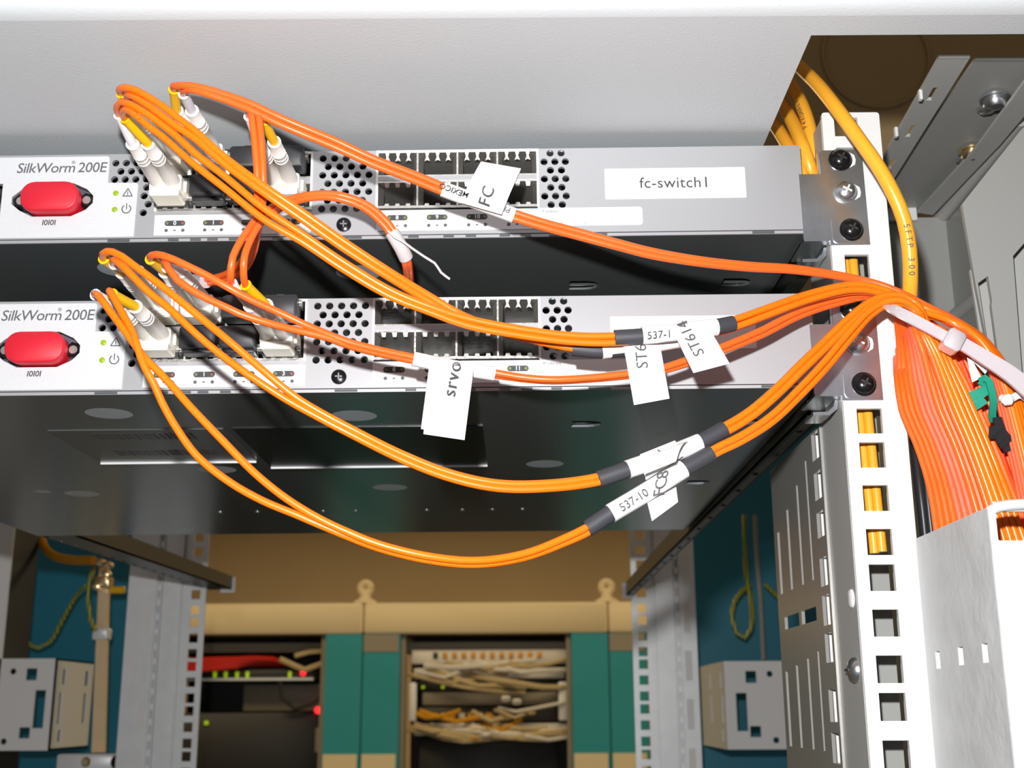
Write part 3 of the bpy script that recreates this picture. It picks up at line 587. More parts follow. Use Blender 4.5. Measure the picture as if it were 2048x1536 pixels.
# --- D : upper switch, bottom row, fourth slot
D1 = [(498, 232, -58), (500, 225, -63), (503, 231, -66), (507, 262, -66), (511, 300, -65), (514, 340, -64), (515, 390, -61), (511, 425, -56), (506, 455, -48), (500, 490, -38), (484, 522, -24), (452, 548, -8), (420, 557, 2), (398, 560, 8)]
D2 = [(527, 242, -58), (522, 232, -63), (518, 236, -66), (521, 262, -66), (524, 300, -65), (526, 340, -64), (527, 390, -61), (522, 430, -55), (516, 462, -47), (509, 500, -37), (492, 535, -22), (458, 559, -6), (424, 566, 4), (398, 567, 10)]
cd = cable('red-orange cable dropping from the upper switch bottom fourth port into the gap', 'up', 3, D1, D2, ('orange_red_jacket', 'orange_red_jacket'))
shrink(cd, PX([(412, 562, 4), (392, 562, 10), (372, 566, 16)]), 2.8, 'nylon', 'clear_sleeve')
# --- E : lower switch, top row, first slot
E1 = [(207, 517, -58), (206, 508, -64), (214, 503, -68), (226, 504, -69), (244, 513, -70), (268, 531, -71), (297, 552, -71), (336, 582, -71), (375, 614, -71), (414, 646, -70), (453, 678, -70), (480, 701, -69), (545, 757, -67), (591, 794, -65), (640, 824, -63), (700, 856, -61), (800, 906, -57), (898, 945, -54), (995, 966, -52), (1100, 966, -50), (1195, 953, -48), (1260, 932, -47), (1340, 904, -45), (1448, 852, -42), (1500, 820, -40), (1560, 768, -37), (1595, 733, -35), (1640, 690, -32), (1699, 634, -29), (1738, 604, -27), (1777, 590, -26), (1806, 592, -26), (1838, 612, -26)]
E2 = [(228, 528, -58), (226, 521, -64), (231, 521, -67), (246, 533, -69), (268, 555, -70), (297, 584, -70), (336, 615, -70), (375, 652, -70), (414, 687, -69), (453, 718, -68), (480, 738, -68), (518, 764, -67), (574, 800, -65), (639, 836, -63), (700, 868, -61), (800, 918, -57), (898, 956, -54), (995, 977, -52), (1100, 977, -50), (1195, 965, -48), (1260, 945, -47), (1340, 916, -45), (1450, 866, -42), (1506, 832, -40), (1566, 780, -37), (1603, 743, -35), (1648, 700, -32), (1705, 644, -29), (1742, 612, -27), (1779, 597, -26), (1808, 599, -26), (1838, 618, -26)]
E1 += [(x, y, Y - 6) for x, y, Y in bm[13][1:]]; E2 += [(x, y, Y - 6) for x, y, Y in bm[11][1:]]
ce = cable('orange cable from lower switch top first port with the higher grey-sleeved tag', 'low', 4, E1, E2, cols=('yellow_sleeve', 'white_sleeve'))
shrink(ce, PX([(1197, 959, -48), (1258, 938, -47), (1340, 910, -45), (1400, 885, -43.5), (1449, 858, -42)]), 2.75)
wr = shrink(ce, PX([(1255, 939, -47), (1330, 913, -45.3), (1400, 885, -43.5)]), 3.05, 'tape_white', 'tag_wrap')
fl = quad_flag('flag', [U(1280, 909, -50), U(1350, 881, -49), U(1366, 912, -49), U(1292, 960, -50)], 'label_white', ce)
text('Y', 4.2, U(1325, 903, -50.6), U(1322, 885, -50) - U(1328, 915, -50), U(1305, 905, -50) - U(1345, 893, -50), 'ink', fl)
# --- F : lower switch, top row, second slot
F1 = [(301, 518, -58), (303, 511, -64), (312, 509, -67), (325, 511, -68), (345, 518, -69), (375, 532, -69), (414, 551, -68), (453, 573, -67), (497, 597, -64), (556, 624, -60), (614, 651, -57), (660, 670, -54), (700, 685, -52), (759, 700, -49), (825, 714, -46), (905, 731, -43), (988, 745, -40), (1048, 755, -40), (1106, 759, -40), (1184, 755, -39), (1250, 748, -38), (1300, 742, -37), (1340, 731, -36), (1430, 699, -33), (1517, 663, -29), (1595, 624, -25), (1673, 599, -21), (1740, 588, -19), (1795, 600, -18), (1832, 622, -18)]
F2 = [(334, 535, -54), (328, 524, -61), (331, 523, -65), (338, 539, -67), (356, 561, -67), (375, 575, -67), (414, 597, -66), (453, 615, -65), (478, 627, -64), (536, 646, -61), (595, 661, -57), (653, 675, -54), (700, 692, -51), (759, 707, -48), (825, 721, -45), (905, 737, -42), (988, 750, -38), (1048, 758, -38), (1106, 762, -38), (1184, 758, -37), (1250, 752, -36), (1300, 746, -35), (1342, 737, -34), (1433, 706, -31), (1522, 671, -27), (1600, 632, -23), (1678, 606, -19), (1742, 593, -17), (1795, 604, -15), (1832, 626, -15)]
F1 += [(x, y, Y - 4) for x, y, Y in bm[9][1:]]; F2 += [(x, y, Y - 4) for x, y, Y in bm[7][1:]]
cf = cable('thin red-orange cable from lower switch top second port with srvo flag', 'low', 5, F1, F2, ('orange_red_jacket', 'orange_red_jacket'), ('yellow_sleeve', 'white_sleeve'))
wr = shrink(cf, PX([(826, 717.5, -45.5), (905, 734, -42.5), (988, 747.5, -39)]), 2.5, 'tape_white', 'tag_wrap')
quad_flag('flag', [U(858, 735, -47), U(935, 745, -45), U(922, 866, -46), U(842, 858, -47)], 'label_white', cf)
fl = quad_flag('flag', [U(861, 722, -48), U(947, 738, -46.5), U(929, 880, -48), U(847, 868, -49)], 'label_white', cf)
text('srvo', 6.4, U(905, 757, -50.2), U(914, 722, -49) - U(899, 795, -50), U(882, 752, -50) - U(930, 760, -50), 'ink', fl, space=1.1, bold=-.012)
# --- G : lower switch, bottom row, first slot
G1 = [(190, 589, -58), (192, 588, -63), (198, 593, -66), (209, 607, -67), (225, 629, -68), (242, 652, -69), (262, 679, -70), (278, 701, -70), (297, 724, -71), (320, 746, -71), (352, 781, -71), (379, 812, -71), (444, 880, -70), (509, 946, -69), (574, 998, -68), (640, 1038, -67), (700, 1066, -66), (756, 1088, -65), (854, 1112, -63), (952, 1121, -60), (1049, 1107, -56), (1127, 1077, -53), (1176, 1053, -51), (1240, 1012, -49), (1320, 972, -48), (1420, 902, -46), (1480, 872, -44), (1540, 833, -41), (1600, 775, -37), (1648, 724, -34), (1702, 660, -31), (1740, 621, -29), (1778, 601, -28), (1808, 602, -28), (1836, 622, -27)]
G2 = [(224, 588, -58), (219, 582, -64), (221, 584, -66), (233, 605, -67), (250, 636, -69), (266, 666, -71), (274, 690, -73), (281, 714, -73), (291, 738, -73), (307, 766, -72), (324, 805, -71), (356, 861, -70), (395, 913, -69), (460, 965, -68), (526, 1002, -67), (591, 1029, -66), (640, 1050, -65), (700, 1075, -64), (756, 1096, -63), (854, 1120, -61), (952, 1129, -58), (1049, 1115, -54), (1127, 1087, -51), (1180, 1063, -49), (1244, 1022, -47), (1324, 980, -46), (1424, 912, -44), (1485, 882, -42), (1546, 843, -39), (1606, 786, -35), (1654, 735, -32), (1707, 670, -29), (1744, 629, -27), (1780, 608, -26), (1809, 608, -26), (1836, 628, -25)]
G1 += [(x, y, Y - 6) for x, y, Y in bm[12][1:]]; G2 += [(x, y, Y - 5) for x, y, Y in bm[10][1:]]
cg = cable('lowest sagging orange cable, with 537-10 tag and FC8 flag', 'low', 0, G1, G2)
shrink(cg, PX([(1174, 1058, -50), (1225, 1024, -49), (1300, 980, -48), (1368, 938, -46.5), (1423, 906, -45)]), 2.75)
wr = shrink(cg, PX([(1221, 1027, -49), (1300, 980, -48), (1367, 938, -46.5)]), 3.15, 'tape_white', 'tag_wrap')
dv = U(1290, 985, Y=-52) - U(1240, 1017, Y=-52)
text('537-10', 3.7, U(1268, 1000, -52.6), dv, dv.cross(V((0, 1, 0))), 'ink', wr)
text('FC8', 5.6, U(1323, 966, -52), U(1326, 940, -52) - U(1316, 992, -52), U(1300, 968, -52) - U(1345, 958, -52), 'ink', wr, space=.85, bold=-.012)
quad_flag('flag', [U(1295, 1006, -49), U(1352, 974, -48.5), U(1356, 1004, -49), U(1304, 1042, -50)], 'label_white', cg)
quad_flag('flag', [U(1306, 908, -50.5), U(1376, 880, -50), U(1352, 922, -57), U(1288, 948, -57)], 'tape_white', cg, bend=1.6)
# --- H : lower switch, bottom row, fourth slot
H1 = [(463, 567, -58), (461, 552, -63), (462, 535, -65), (466, 513, -65), (482, 481, -63), (497, 459, -60), (509, 442, -57), (530, 424, -53), (560, 406, -48), (600, 393, -44), (650, 387, -41), (689, 392, -39), (728, 406, -38), (757, 426, -37), (777, 446, -36), (788, 462, -35), (806, 492, -33), (816, 520, -28), (820, 545, -16), (821, 568, 0), (820, 580, 14), (815, 588, 30)]
H2 = [(491, 570, -58), (487, 548, -63), (487, 530, -65), (489, 513, -65), (497, 489, -63), (509, 464, -60), (524, 443, -57), (544, 427, -53), (570, 412, -48), (605, 399, -44), (650, 394, -41), (687, 400, -39), (724, 414, -38), (751, 434, -37), (770, 453, -36), (781, 469, -35), (799, 499, -33), (809, 524, -28), (813, 548, -16), (814, 570, 0), (813, 582, 14), (808, 590, 30)]
ch = cable('red cable looping up from lower switch bottom fourth port with frayed white tape', 'low', 3, H1, H2, ('orange_red_jacket', 'orange_red_jacket'))
shrink(ch, PX([(783, 464, -35.5), (802, 495, -33), (812, 516, -29)]), 2.6, 'clear_tape', 'tape_wrap')
MB().tube(spline(PX([(776, 462, -38), (790, 475, -38.5), (806, 483, -38), (826, 498, -37), (848, 513, -37), (869, 526, -37), (875, 534, -37), (882, 545, -36), (892, 553, -35), (899, 558, -34)]), 3), .45, 6).out('frayed_tape_end', 'clear_tape', ch)

# ------------------------------------------------------------------ the thick bundle beside the rail
BG = 'orange jumpers in the thick bundle'
BLAB = 'orange fibre jumper lying deeper in the thick bundle, under the front row'
ORD = ['first', 'second', 'third', 'fourth', 'fifth', 'sixth', 'seventh', 'eighth', 'ninth', 'tenth']
def jumper(px, m, r=1.18, label=None):
    o = MB().tube(spline(PX(px), 5), r, 8).out('fibre_jumper', m); return tag(o, label or BLAB, 'cable', BG)
pinks = {4, 5, 6}; cnt = 0
for i in range(15):
    if i in (7, 9, 10, 11, 12, 13): continue
    p = bundle_pt(i, 15, 0, 0)
    if i < 3: p = [(1776, 660 - 16 * i, 22), (1790 + 3 * i, 706 - 18 * i, 5)] + p[3:]
    elif i < 6: p = [(1780 + 4 * i, 620 - 4 * i, 12), (1790 + 3 * i, 650 - 6 * i, 1)] + p[2:]
    else: p = [(1816 + 2 * i, 606 + i, -8)] + p[1:]
    jumper(p, 'bundle_pink' if i in pinks else 'bundle_orange', label='%s jumper on the face of the thick bundle, %s from the rail' % ('pinkish orange' if i in pinks else 'bright orange', ORD[cnt])); cnt += 1
for i in range(14):
    p = [(1790 + 2.5 * i, 612 + 1.2 * i, -4)] + [(x, y, Y + 2.6) for x, y, Y in bundle_pt(i + .5, 15, 1, 680)]
    jumper(p, 'orange_red_jacket' if i % 3 == 0 else 'bundle_orange')
for i in range(13):
    p = [(1792 + 2.5 * i, 612 + 1.2 * i, -1)] + [(x, y, Y + 5.2) for x, y, Y in bundle_pt(i + 1, 15, 1, 680)]
    jumper(p, 'red_jacket' if i % 2 else 'orange_red_jacket')
for i in range(7):                                  # darker strands between bundle and right group
    jumper([(1846 + 4 * i, 634 + 3 * i, -12), (1884 + 6 * i, 690 - i, -12), (1914 + 8 * i, 760, -12), (1940 + 8 * i, 840, -12), (1968 + 8 * i, 920, -13), (2000 + 8 * i, 1010, -16), (2030 + 8 * i, 1100, -18), (2044 + 8 * i, 1180, -18)], 'red_jacket' if i % 2 else 'orange_red_jacket')
for i in range(3): jumper([(1838, 606, -14)] + right_pt(i, 9), 'bundle_pink', label='pinkish jumper right of the green and black straps, %s from the straps' % ORD[i])
for i in range(8): jumper([(1842, 612, -10 )] + right_pt(i + .5, 9, 2.8), 'orange_red_jacket' if i % 2 else 'bundle_pink')

# ------------------------------------------------------------------ zip tie, straps
t = thing('cable_tie', 'large translucent white cable tie around the orange bundle', 'cable tie', U(1905, 705, -34))
def band(pts, w, th, name, m, parent):
    """flat strap: pts are (px, py, Y), w = width in mm, across the strap in the photo plane"""
    P = spline(PX(pts), 3); vs = []; fs = []
    for i, p in enumerate(P):
        d = (P[min(i + 1, len(P) - 1)] - P[max(i - 1, 0)]).normalized(); n = V((0, -1, 0)); n = (n - d * n.dot(d)).normalized(); s_ = d.cross(n); ww = w[0] + (w[1] - w[0]) * i / (len(P) - 1)
        vs += [p + s_ * ww / 2 + n * th / 2, p - s_ * ww / 2 + n * th / 2, p - s_ * ww / 2 - n * th / 2, p + s_ * ww / 2 - n * th / 2]
    for i in range(len(P) - 1):
        a = 4 * i
        for k in range(4): fs.append((a + k, a + (k + 1) % 4, a + 4 + (k + 1) % 4, a + 4 + k))
    fs += [(0, 3, 2, 1), (len(vs) - 4, len(vs) - 3, len(vs) - 2, len(vs) - 1)]
    return MB().add(vs, fs).out(name, m, parent)
band([(1752, 604, 3), (1766, 606, -16), (1784, 617, -31), (1830, 641, -36), (1880, 668, -38), (1905, 682, -38)], (3.6, 3.8), 1.1, 'tie_band', 'nylon', t)
band([(1908, 678, -38), (1935, 694, -39), (1980, 722, -41), (2020, 748, -42), (2070, 790, -43)], (4.4, 6.4), 1.2, 'tie_tail', 'nylon', t)
hd = U(1905, 683, -39); ax = (U(1935, 700, -39) - U(1875, 668, -39)).normalized(); vv = V((0, -1, 0)); uu = vv.cross(ax).normalized()
M = Matrix((ax, vv, uu)).transposed().to_4x4(); M.translation = hd
h = MB().rbox(-3.0, 3.0, -3.4, 3.2, -3.6, 3.6, .9); h.v = [M @ V((v.x, -v.y, v.z)) for v in h.v]; h.f = [tuple(reversed(f)) for f in h.f]; h.out('tie_head', 'nylon', t)
for k in range(26):                              # fine ridges on the band
    a = U(1795 + 3.2 * k, 620.5 + 1.74 * k, -35.2 - .09 * k)
    if k % 1 == 0: pass
rd = MB()
for k in range(28):
    f = k / 27; c = U(1792 + 84 * f, 620.5 + 45.5 * f, -33.0 - 5.4 * f + (0)); d = ax; n = V((0, -1, 0)); s_ = d.cross(n).normalized()
    c = c + n * .0
    vs = [c + s_ * 1.3 + d * .22, c - s_ * 1.3 + d * .22, c - s_ * 1.3 - d * .22, c + s_ * 1.3 - d * .22]
    rd.prism(vs, n * -.5)
rd.out('tie_ridge', 'nylon', t)

t = thing('hook_strap', 'green hook-and-loop strap around the cable bundle', 'strap', U(1968, 830, -28))
band([(1936, 800, -27), (1955, 790, -28), (1968, 782, -30), (1972, 770, -31), (1960, 762, -30)], (4.6, 2.6), .7, 'strap_end', 'green_hook_tape', t)
band([(1960, 762, -30), (1970, 756, -32), (1978, 762, -32), (1984, 785, -31), (1987, 805, -29), (1984, 830, -26), (1986, 842, -24)], (2.4, 2.6), .7, 'strap_loop', 'green_hook_tape', t)
band([(1943, 815, -26), (1955, 806, -27.5), (1968, 796, -29)], (3.4, 4.2), .7, 'strap_end', 'green_hook_tape', t)
t = thing('hook_strap', 'black hook-and-loop strap below the green one on the bundle', 'strap', U(1998, 900, -27))
band([(1978, 866, -26), (1998, 866, -28), (2014, 888, -27)], (5.0, 5.6), .9, 'strap_end', 'black_hook_tape', t)
band([(1996, 835, -25), (2004, 862, -26), (2020, 902, -26)], (4.0, 4.0), .9, 'strap_loop', 'black_hook_tape', t)
o = thing('paper_tag', 'small white paper tag under the cable tie, above the green strap', 'tag', U(1955, 765, -30))
quad_flag('tag_sheet', [U(1934, 715, -31), U(1946, 722, -31.5), U(1962, 756, -30), U(1944, 765, -30)], 'paper_white', o)
quad_flag('tag_fold', [U(1940, 716, -31.6), U(1950, 718, -32), U(1976, 740, -31), U(1970, 748, -31)], 'paper_white', o)
o = thing('twist_tie', 'white twisted tie around the rightmost orange cables', 'cable tie', U(2020, 805, -33))
MB().tube(spline(PX([(2004, 796, -30), (2012, 800, -32), (2022, 798, -33), (2034, 791, -33), (2044, 790, -33), (2056, 800, -31)]), 2), 1.35, 8).out('tie_strand', 'paper_white', o)
MB().lathe(U(2014, 800, -33), (1, 0, .2), [(-2, .6), (-1, 1.9), (1, 2.1), (2.4, .8)], 10).out('tie_knot', 'paper_white', o)

# ------------------------------------------------------------------ yellow network cables
def jacket_cable(label, px, r, m='yellow_jacket', name='network_cable', group=None, word=None):
    P = spline(PX(px), 4); t = thing(name, label, 'cable', P[-1], group); j = MB().tube(P, r, 14).out('cable_jacket', m, t)
    return t, j, P
def print_on(parent, P, r, word, s0, size, flip=False, step=1.0, side=0.0):
    """printed letters along a cable, lying on the side that faces the aisle"""
    acc = 0; k = 0; pos = s0
    for i in range(len(P) - 1):
        seg = (P[i + 1] - P[i]).length
        while k < len(word) and acc + seg >= pos:
            p = P[i].lerp(P[i + 1], (pos - acc) / seg); d = (P[i + 1] - P[i]).normalized()
            n = (CP - p).normalized(); n = (n - d * n.dot(d)).normalized(); sd = d.cross(n)
            n = (n * math.cos(side) + sd * math.sin(side)).normalized()
            u = -d if flip else d
            if word[k] != ' ': text(word[k], size, p + n * (r + .04), u, n.cross(u), 'ink', parent)
            k += 1; pos += size * .72 * step
        acc += seg
t, j, P = jacket_cable('thick yellow network cable arching over the near rail', [(1540, 90, 75), (1575, 112, 40), (1608, 142, 8), (1640, 175, -8), (1677, 222, -18), (1716, 276, -22), (1754, 330, -24), (1786, 386, -24), (1808, 440, -22), (1819, 500, -20), (1821, 560, -16), (1818, 610, -10), (1812, 680, -2), (1808, 760, 4)], 2.75)
ln = 0; 
print_on(j, P, 2.75, 'SFTP 300', 179, 3.1, step=1.07, side=-.15)
for i, (lab, px) in enumerate((('yellow network cable beside the rail top, printed, right one of three', [(1560, 130, 60), (1582, 170, 40), (1606, 215, 24), (1620, 260, 18), (1627, 305, 16), (1630, 350, 18), (1640, 420, 24)]),
                               ('yellow network cable beside the rail top, middle one of three', [(1545, 175, 56), (1566, 210, 36), (1590, 255, 20), (1608, 300, 12), (1620, 335, 12), (1628, 390, 20), (1640, 450, 26)]),
                               ('yellow network cable beside the rail top, left one of three', [(1528, 220, 52), (1550, 250, 36), (1572, 285, 22), (1592, 322, 14), (1608, 360, 12), (1622, 420, 20), (1636, 470, 28)]))):
    t, j, P = jacket_cable(lab, px, 2.8)
    if i == 0: print_on(j, P, 2.8, '26AWGX4P', 52, 2.8, flip=True, step=1.15, side=.55)
# two yellow cables running down behind the rail holes
for k, (lab, x) in enumerate((('yellow network cable behind the rail holes, left one of two', 231.4), ('yellow network cable behind the rail holes, right one of two', 236.2))):
    pts = PX([(1690 + 16 * k, 520, 14 - 2 * k), (1721 + 17 * k, 850, 13 - 2 * k), (1738 + 16 * k, 1000, 12 - 2 * k), (1747 + 15.5 * k, 1085, 12 - 2 * k), (1749 + 15.5 * k, 1107 - 3 * k, 12 - 2 * k)])
    t = thing('network_cable', lab, 'cable', pts[-1]); MB().tube(spline(pts, 4), 1.85, 12).out('cable_jacket', 'yellow_jacket', t)
for k, lab in enumerate(('black cable behind the orange bundle, left one of two', 'black cable behind the orange bundle, right one of two')):
    px = [(1824 + 12 * k, 830, 24), (1830 + 13 * k, 900, 22), (1840 + 13 * k, 980, 20), (1847 + 13 * k, 1040, 20), (1853 + 14 * k, 1100, 20), (1866 + 14 * k, 1200, 20)]
    P = spline(PX(px), 5); t = thing('power_cable', lab, 'cable', P[-1]); MB().tube(P, 1.7 if k else 2.0, 10).out('cable_jacket', 'black_jacket', t)

# ------------------------------------------------------------------ cable guide at lower right
t = thing('cable_guide', 'light grey sheet-metal cable guide holding the orange bundle', 'cable guide', (262, -40, -200))
gh = []
for px, py in ((1880, 1320), (1926, 1312), (1975, 1306)):
    q = U(px, py, X=246.5); gh.append(rect(-q.y - 2.3, q.z - 2.9, -q.y + 2.3, q.z + 2.9))
plate('side_sheet', [(-4, -200), (69.3, -200), (69.3, -43.2), (-4, -43.4)], gh, 2.0, (245.8, 0, 0), (0, -1, 0), (0, 0, 1), 'guide_paint', t)
hx, hz1, hz0 = max(U(1985, 1050, -70.7).x, 247.8), U(2015, 1023, -70.7).z, U(2015, 1081, -70.7).z
plate('front_sheet', [(247.2, -200), (320, -200), (320, hz1 + 3), (247.2, hz1 + 3)], [rrect(hx, hz0, 310, hz1, .5, 3)], 1.6, (0, -70.7, 0), FX, FZ, 'guide_paint', t)
bend = MB(); n = 6; prof = [(247.2 - 1.4 * math.sin(a), -69.3 - 1.4 * math.cos(a)) for a in [math.pi / 2 * k / n for k in range(n + 1)]]
prof2 = [(247.2 - .3 * math.sin(a), -69.3 - .3 * math.cos(a)) for a in [math.pi / 2 * (n - k) / n for k in range(n + 1)]]
bend.prism([(x, y, -200) for x, y in prof + prof2], (0, 0, 200 + hz1 + 1)).out('bend', 'guide_paint', t)
MB().tube(spline([(247.4, -68.0, hz1 + .6), (249.0, -70.3, hz1 + 1.5), (254, -70.9, hz1 + 2.0), (275, -70.9, hz1 + 2.2), (320, -70.9, hz1 + 2.2)], 2), 1.75, 12).out('rolled_rim', 'guide_paint', t)

# ------------------------------------------------------------------ cabinet frame at upper right
def flat_px(name, px, Z, th, m, parent): return MB().prism([U(a, b, Z=Z) for a, b in px][::-1], (0, 0, th)).out(name, m, parent)
t = thing('depth_beam', 'grey cabinet beam with slots running back at upper right', 'beam', U(1900, 260, Z=145))
P = [U(a, b, Z=145) for a, b in ((1878, 116), (1943, 112), (1778, 345), (1705, 425))]
A_, B_, C_, D_ = P
L_ = (D_ - A_); plate('inner_flange', [(0, 0), (0, 12.2), (L_.length, 10.5), (L_.length, 0)], [rect(24, 4.5, 35, 6.8), rect(58, 4.5, 69, 6.8), rect(92, 4.5, 103, 6.8)], 1.5, A_, L_, V((1, 0, 0)), 'frame_paint', t).data.flip_normals()
MB().box(270.3, 271.6, A_.y + 26, A_.y + 28, 141, 145.4).box(270.3, 271.6, A_.y + 60, A_.y + 62, 141, 145.4).out('slot_tab', 'rail_paint', t)
flat_px('web_plate', [(1951, 120), (2075, 120), (2070, 190), (1872, 428), (1760, 428), (1760, 370)], 150, 1.5, 'side_paint', t)
flat_px('outer_flange', [(2080, 140), (2048, 166), (1950, 300), (1835, 426), (1866, 430), (2000, 290), (2080, 195)], 144, 1.5, 'frame_paint', t)
MB().box(262, 312, U(1800, 430, Z=146).y, U(1800, 430, Z=146).y + 2, 143.2, 150).out('end_edge', 'rail_paint', t)
for px, py, ty in ((1944, 300, 0), (1990, 195, 1)):
    q = U(px, py, Z=149)
    bt = MB().lathe(q, (0, 0, -1), [(0, 6.4), (1.0, 6.4), (1.1, 4.8), (3.0, 4.6), (4.6, 3.2), (5, 1)], 18).out('bolt', 'brass' if ty == 0 else 'zinc', t)
    MB().lathe(q + V((0, 9, 0)), (0, 0, -1), [(0, 4.5), (1.5, 4.3), (2.2, 3)], 6).out('nut', 'zinc', bt)
t = thing('side_sheet', 'grey inner side panel with pressed ribs right of the yellow cable', 'panel', (345, 230, -60))
MB().box(328, 330, 40, 420, -190, 143).out('panel_sheet', 'side_paint', t)
q1, q2 = U(1960, 330, X=327), U(1855, 500, X=327)
for a, b, r in ((U(2040, 235, X=327.5), U(1848, 478, X=327.5), 4.5), (U(2000, 560, X=327.5), U(1880, 655, X=327.5), 3.5)):
    MB().tube([a, b], r, 10).out('pressed_rib', 'frame_paint', t)
MB().box(262, 330, 160, 162, 40, 146).out('cross_sheet', 'side_paint', t)

def poly_front(name, px, holes, Y, th, m, parent):
    O = U(px[0][0], px[0][1], Y); f = lambda a: (U(a[0], a[1], Y).x - O.x, U(a[0], a[1], Y).z - O.z)
    return plate(name, [f(a) for a in px], [[f(a) for a in h] for h in holes], th, O, FX, FZ, m, parent)
t = thing('front_frame_plate', 'grey notched frame plate at the right edge of the picture', 'panel', U(2010, 790, 10))
poly_front('notched_plate', [(1924, 408), (1952, 572), (1975, 690), (1998, 800), (2020, 900), (2110, 900), (2110, 190), (2040, 262)][::-1], [[(1956, 566), (1976, 552), (1984, 600), (1983, 612), (2000, 735), (1982, 735)], [(2026, 512), (2052, 482), (2110, 482), (2110, 800), (2048, 800), (2036, 640), (2030, 562)]], 12, 2.2, 'side_paint', t)
poly_front('backing_plate', [(1940, 540), (2140, 460), (2140, 860), (1990, 860)][::-1], [], 24, 1.5, 'frame_paint', t)

# cabinet roof seen past the shelf
t = thing('vent_cover', 'brownish back sheet with a large round pressed ring, upper right', 'panel', (430, 421, 134))
MB().box(190, 900, 420, 422, 134, 430).out('cover_sheet', 'roof_paint', t)
c = U(1752, 112, 419); rr = abs(U(1858, 112, 419).x - c.x)
MB().tube([c + V((rr * math.cos(a), 0, 1.06 * rr * math.sin(a))) for a in [2 * math.pi * k / 48 for k in range(49)]], 1.6, 8).out('pressed_ring', 'roof_paint', t)

# ------------------------------------------------------------------ slide rails
for lab, x0, x1, y0, y1, z0 in (('dark slide rail under the left side of the lower switch', -224, -200, 372, 880, 14), ('dark slide rail on the right of the lower switch', 216, 223, 24, 850, 8)):
    t = thing('slide_rail', lab, 'slide rail', ((x0 + x1) / 2, (y0 + y1) / 2, z0))
    tilt = 9 if x0 < 0 else 4
    mb = MB(); mb.prism([(x0, y0, z0), (x1, y0, z0), (x1, y0, z0 + 1.5), (x0, y0, z0 + 1.5)], (0, y1 - y0, tilt)); mb.out('channel_web', 'slide_metal', t)
    MB().prism([(x0, y0, z0), (x0 + 1.5, y0, z0), (x0 + 1.5, y0, z0 + 14), (x0, y0, z0 + 14)], (0, y1 - y0, tilt)).prism([(x1 - 1.5, y0, z0), (x1, y0, z0), (x1, y0, z0 + 14), (x1 - 1.5, y0, z0 + 14)], (0, y1 - y0, tilt)).out('channel_flange', 'slide_metal', t)
    MB().box(x0 + 12 if x0 < 0 else x0 - 4, x1 + 3 if x0 < 0 else x1, y1 - 2, y1, z0 + tilt - 3, z0 + tilt + 13).out('end_stop', 'label_white', t)
    for k in range(16):
        y = y0 + 30 + (y1 - y0 - 50) * k / 16; MB().lathe(((x0 + 4) if x0 < 0 else (x0 + x1) / 2, y, z0 + tilt * (y - y0) / (y1 - y0)), (0, 0, -1), [(-.5, 1.5), (.3, 1.4), (.7, .8)], 8).out('bearing_ball', 'black_metal', t)
t = thing('slide_rail', 'dark slide rail on the right of the upper switch', 'slide rail', (219.5, 200, 69))
MB().box(216, 223, 24, 400, 68, 69.5).out('channel_web', 'slide_metal', t)
MB().box(216, 217.5, 24, 400, 69.5, 92).box(221.5, 223, 24, 400, 69.5, 92).out('channel_flange', 'slide_metal', t)
for z0, w in ((65.2, 'upper'), (4.6, 'lower')):
    t = thing('rail_hook', 'curved zinc hook under the mounting ear of the %s switch' % w, 'hook', (218, 8, z0), 'hooks under the mounting ears')
    MB().prism([(213.5, 5, z0), (219, 5, z0 + .2), (221.2, 5, z0 + 2.2), (222, 5, z0 + 4.6), (223.2, 5, z0 + 4.6), (222.6, 5, z0 + 1.2), (219.6, 5, z0 - 1.1), (213.5, 5, z0 - 1.2)], (0, 14, 0)).out('hook_sheet', 'zinc', t)

# ------------------------------------------------------------------ rear of the rack: teal panels, boxes, earthing
for lab, x0, x1 in (('blue-green panel at the rear left behind the copper bar', -560, U(300, 1300, 1090).x), ('blue-green panel at the rear right behind the hanging earth wire', U(1345, 1300, 1090).x, 620)):
    MB_ = MB().box(x0, x1, 1090, 1094, -260, 260); o = MB_.out('rear_sheet', 'teal_panel'); tag(o, lab, 'panel')
for sx, lab in ((-1, 'light grey punched bracket box at lower left beside the copper bar'), (1, 'light grey punched bracket box at lower right behind the rail')):
    t = thing('bracket_box', lab, 'bracket', (sx * 370, 930, -145))
    x_in, x_out = (319, 470) if sx > 0 else (-376, -520); yb = 1040 if sx > 0 else 985; zt, zb = (-54, -142) if sx > 0 else (-48, -140)
    def R(a, b, c, d): return rect(min(a, c), min(b, d), max(a, c), max(b, d))
    hs = [R(x_in + sx * 20, zt - 10, x_in + sx * 31, zt - 22), R(x_in + sx * 9, zt - 32, x_in + sx * 20, zt - 70), R(x_in + sx * 22, zb + 12, x_in + sx * 33, zb + 23), circ(x_in + sx * 45, zt - 13, 3.2), circ(x_in + sx * 48, zb + 9, 3.2)]
    plate('front_face', R(x_in, zb, x_out, zt), hs, 2, (0, 870, 0), FX, FZ, 'grey_box_paint', t)
    pl = plate('side_face', rect(870, zb, yb, zt), [rect(890, zt - 26, 900, zt - 10), rect(885, zb + 26, 894, zt - 34), rect(890, zb + 8, 900, zb + 20), rect(960, zb + 26, 970, zt - 34), rect(960, zt - 26, 972, zt - 10)], 2, (x_in, 0, 0), (0, 1, 0), (0, 0, 1), 'grey_box_paint', t)
    MB().box(*sorted((x_in, x_out)), 872, yb, zb, zb + 2).box(*sorted((x_in, x_out)), 872, yb, zt - 2, zt).out('fold', 'grey_box_paint', t)
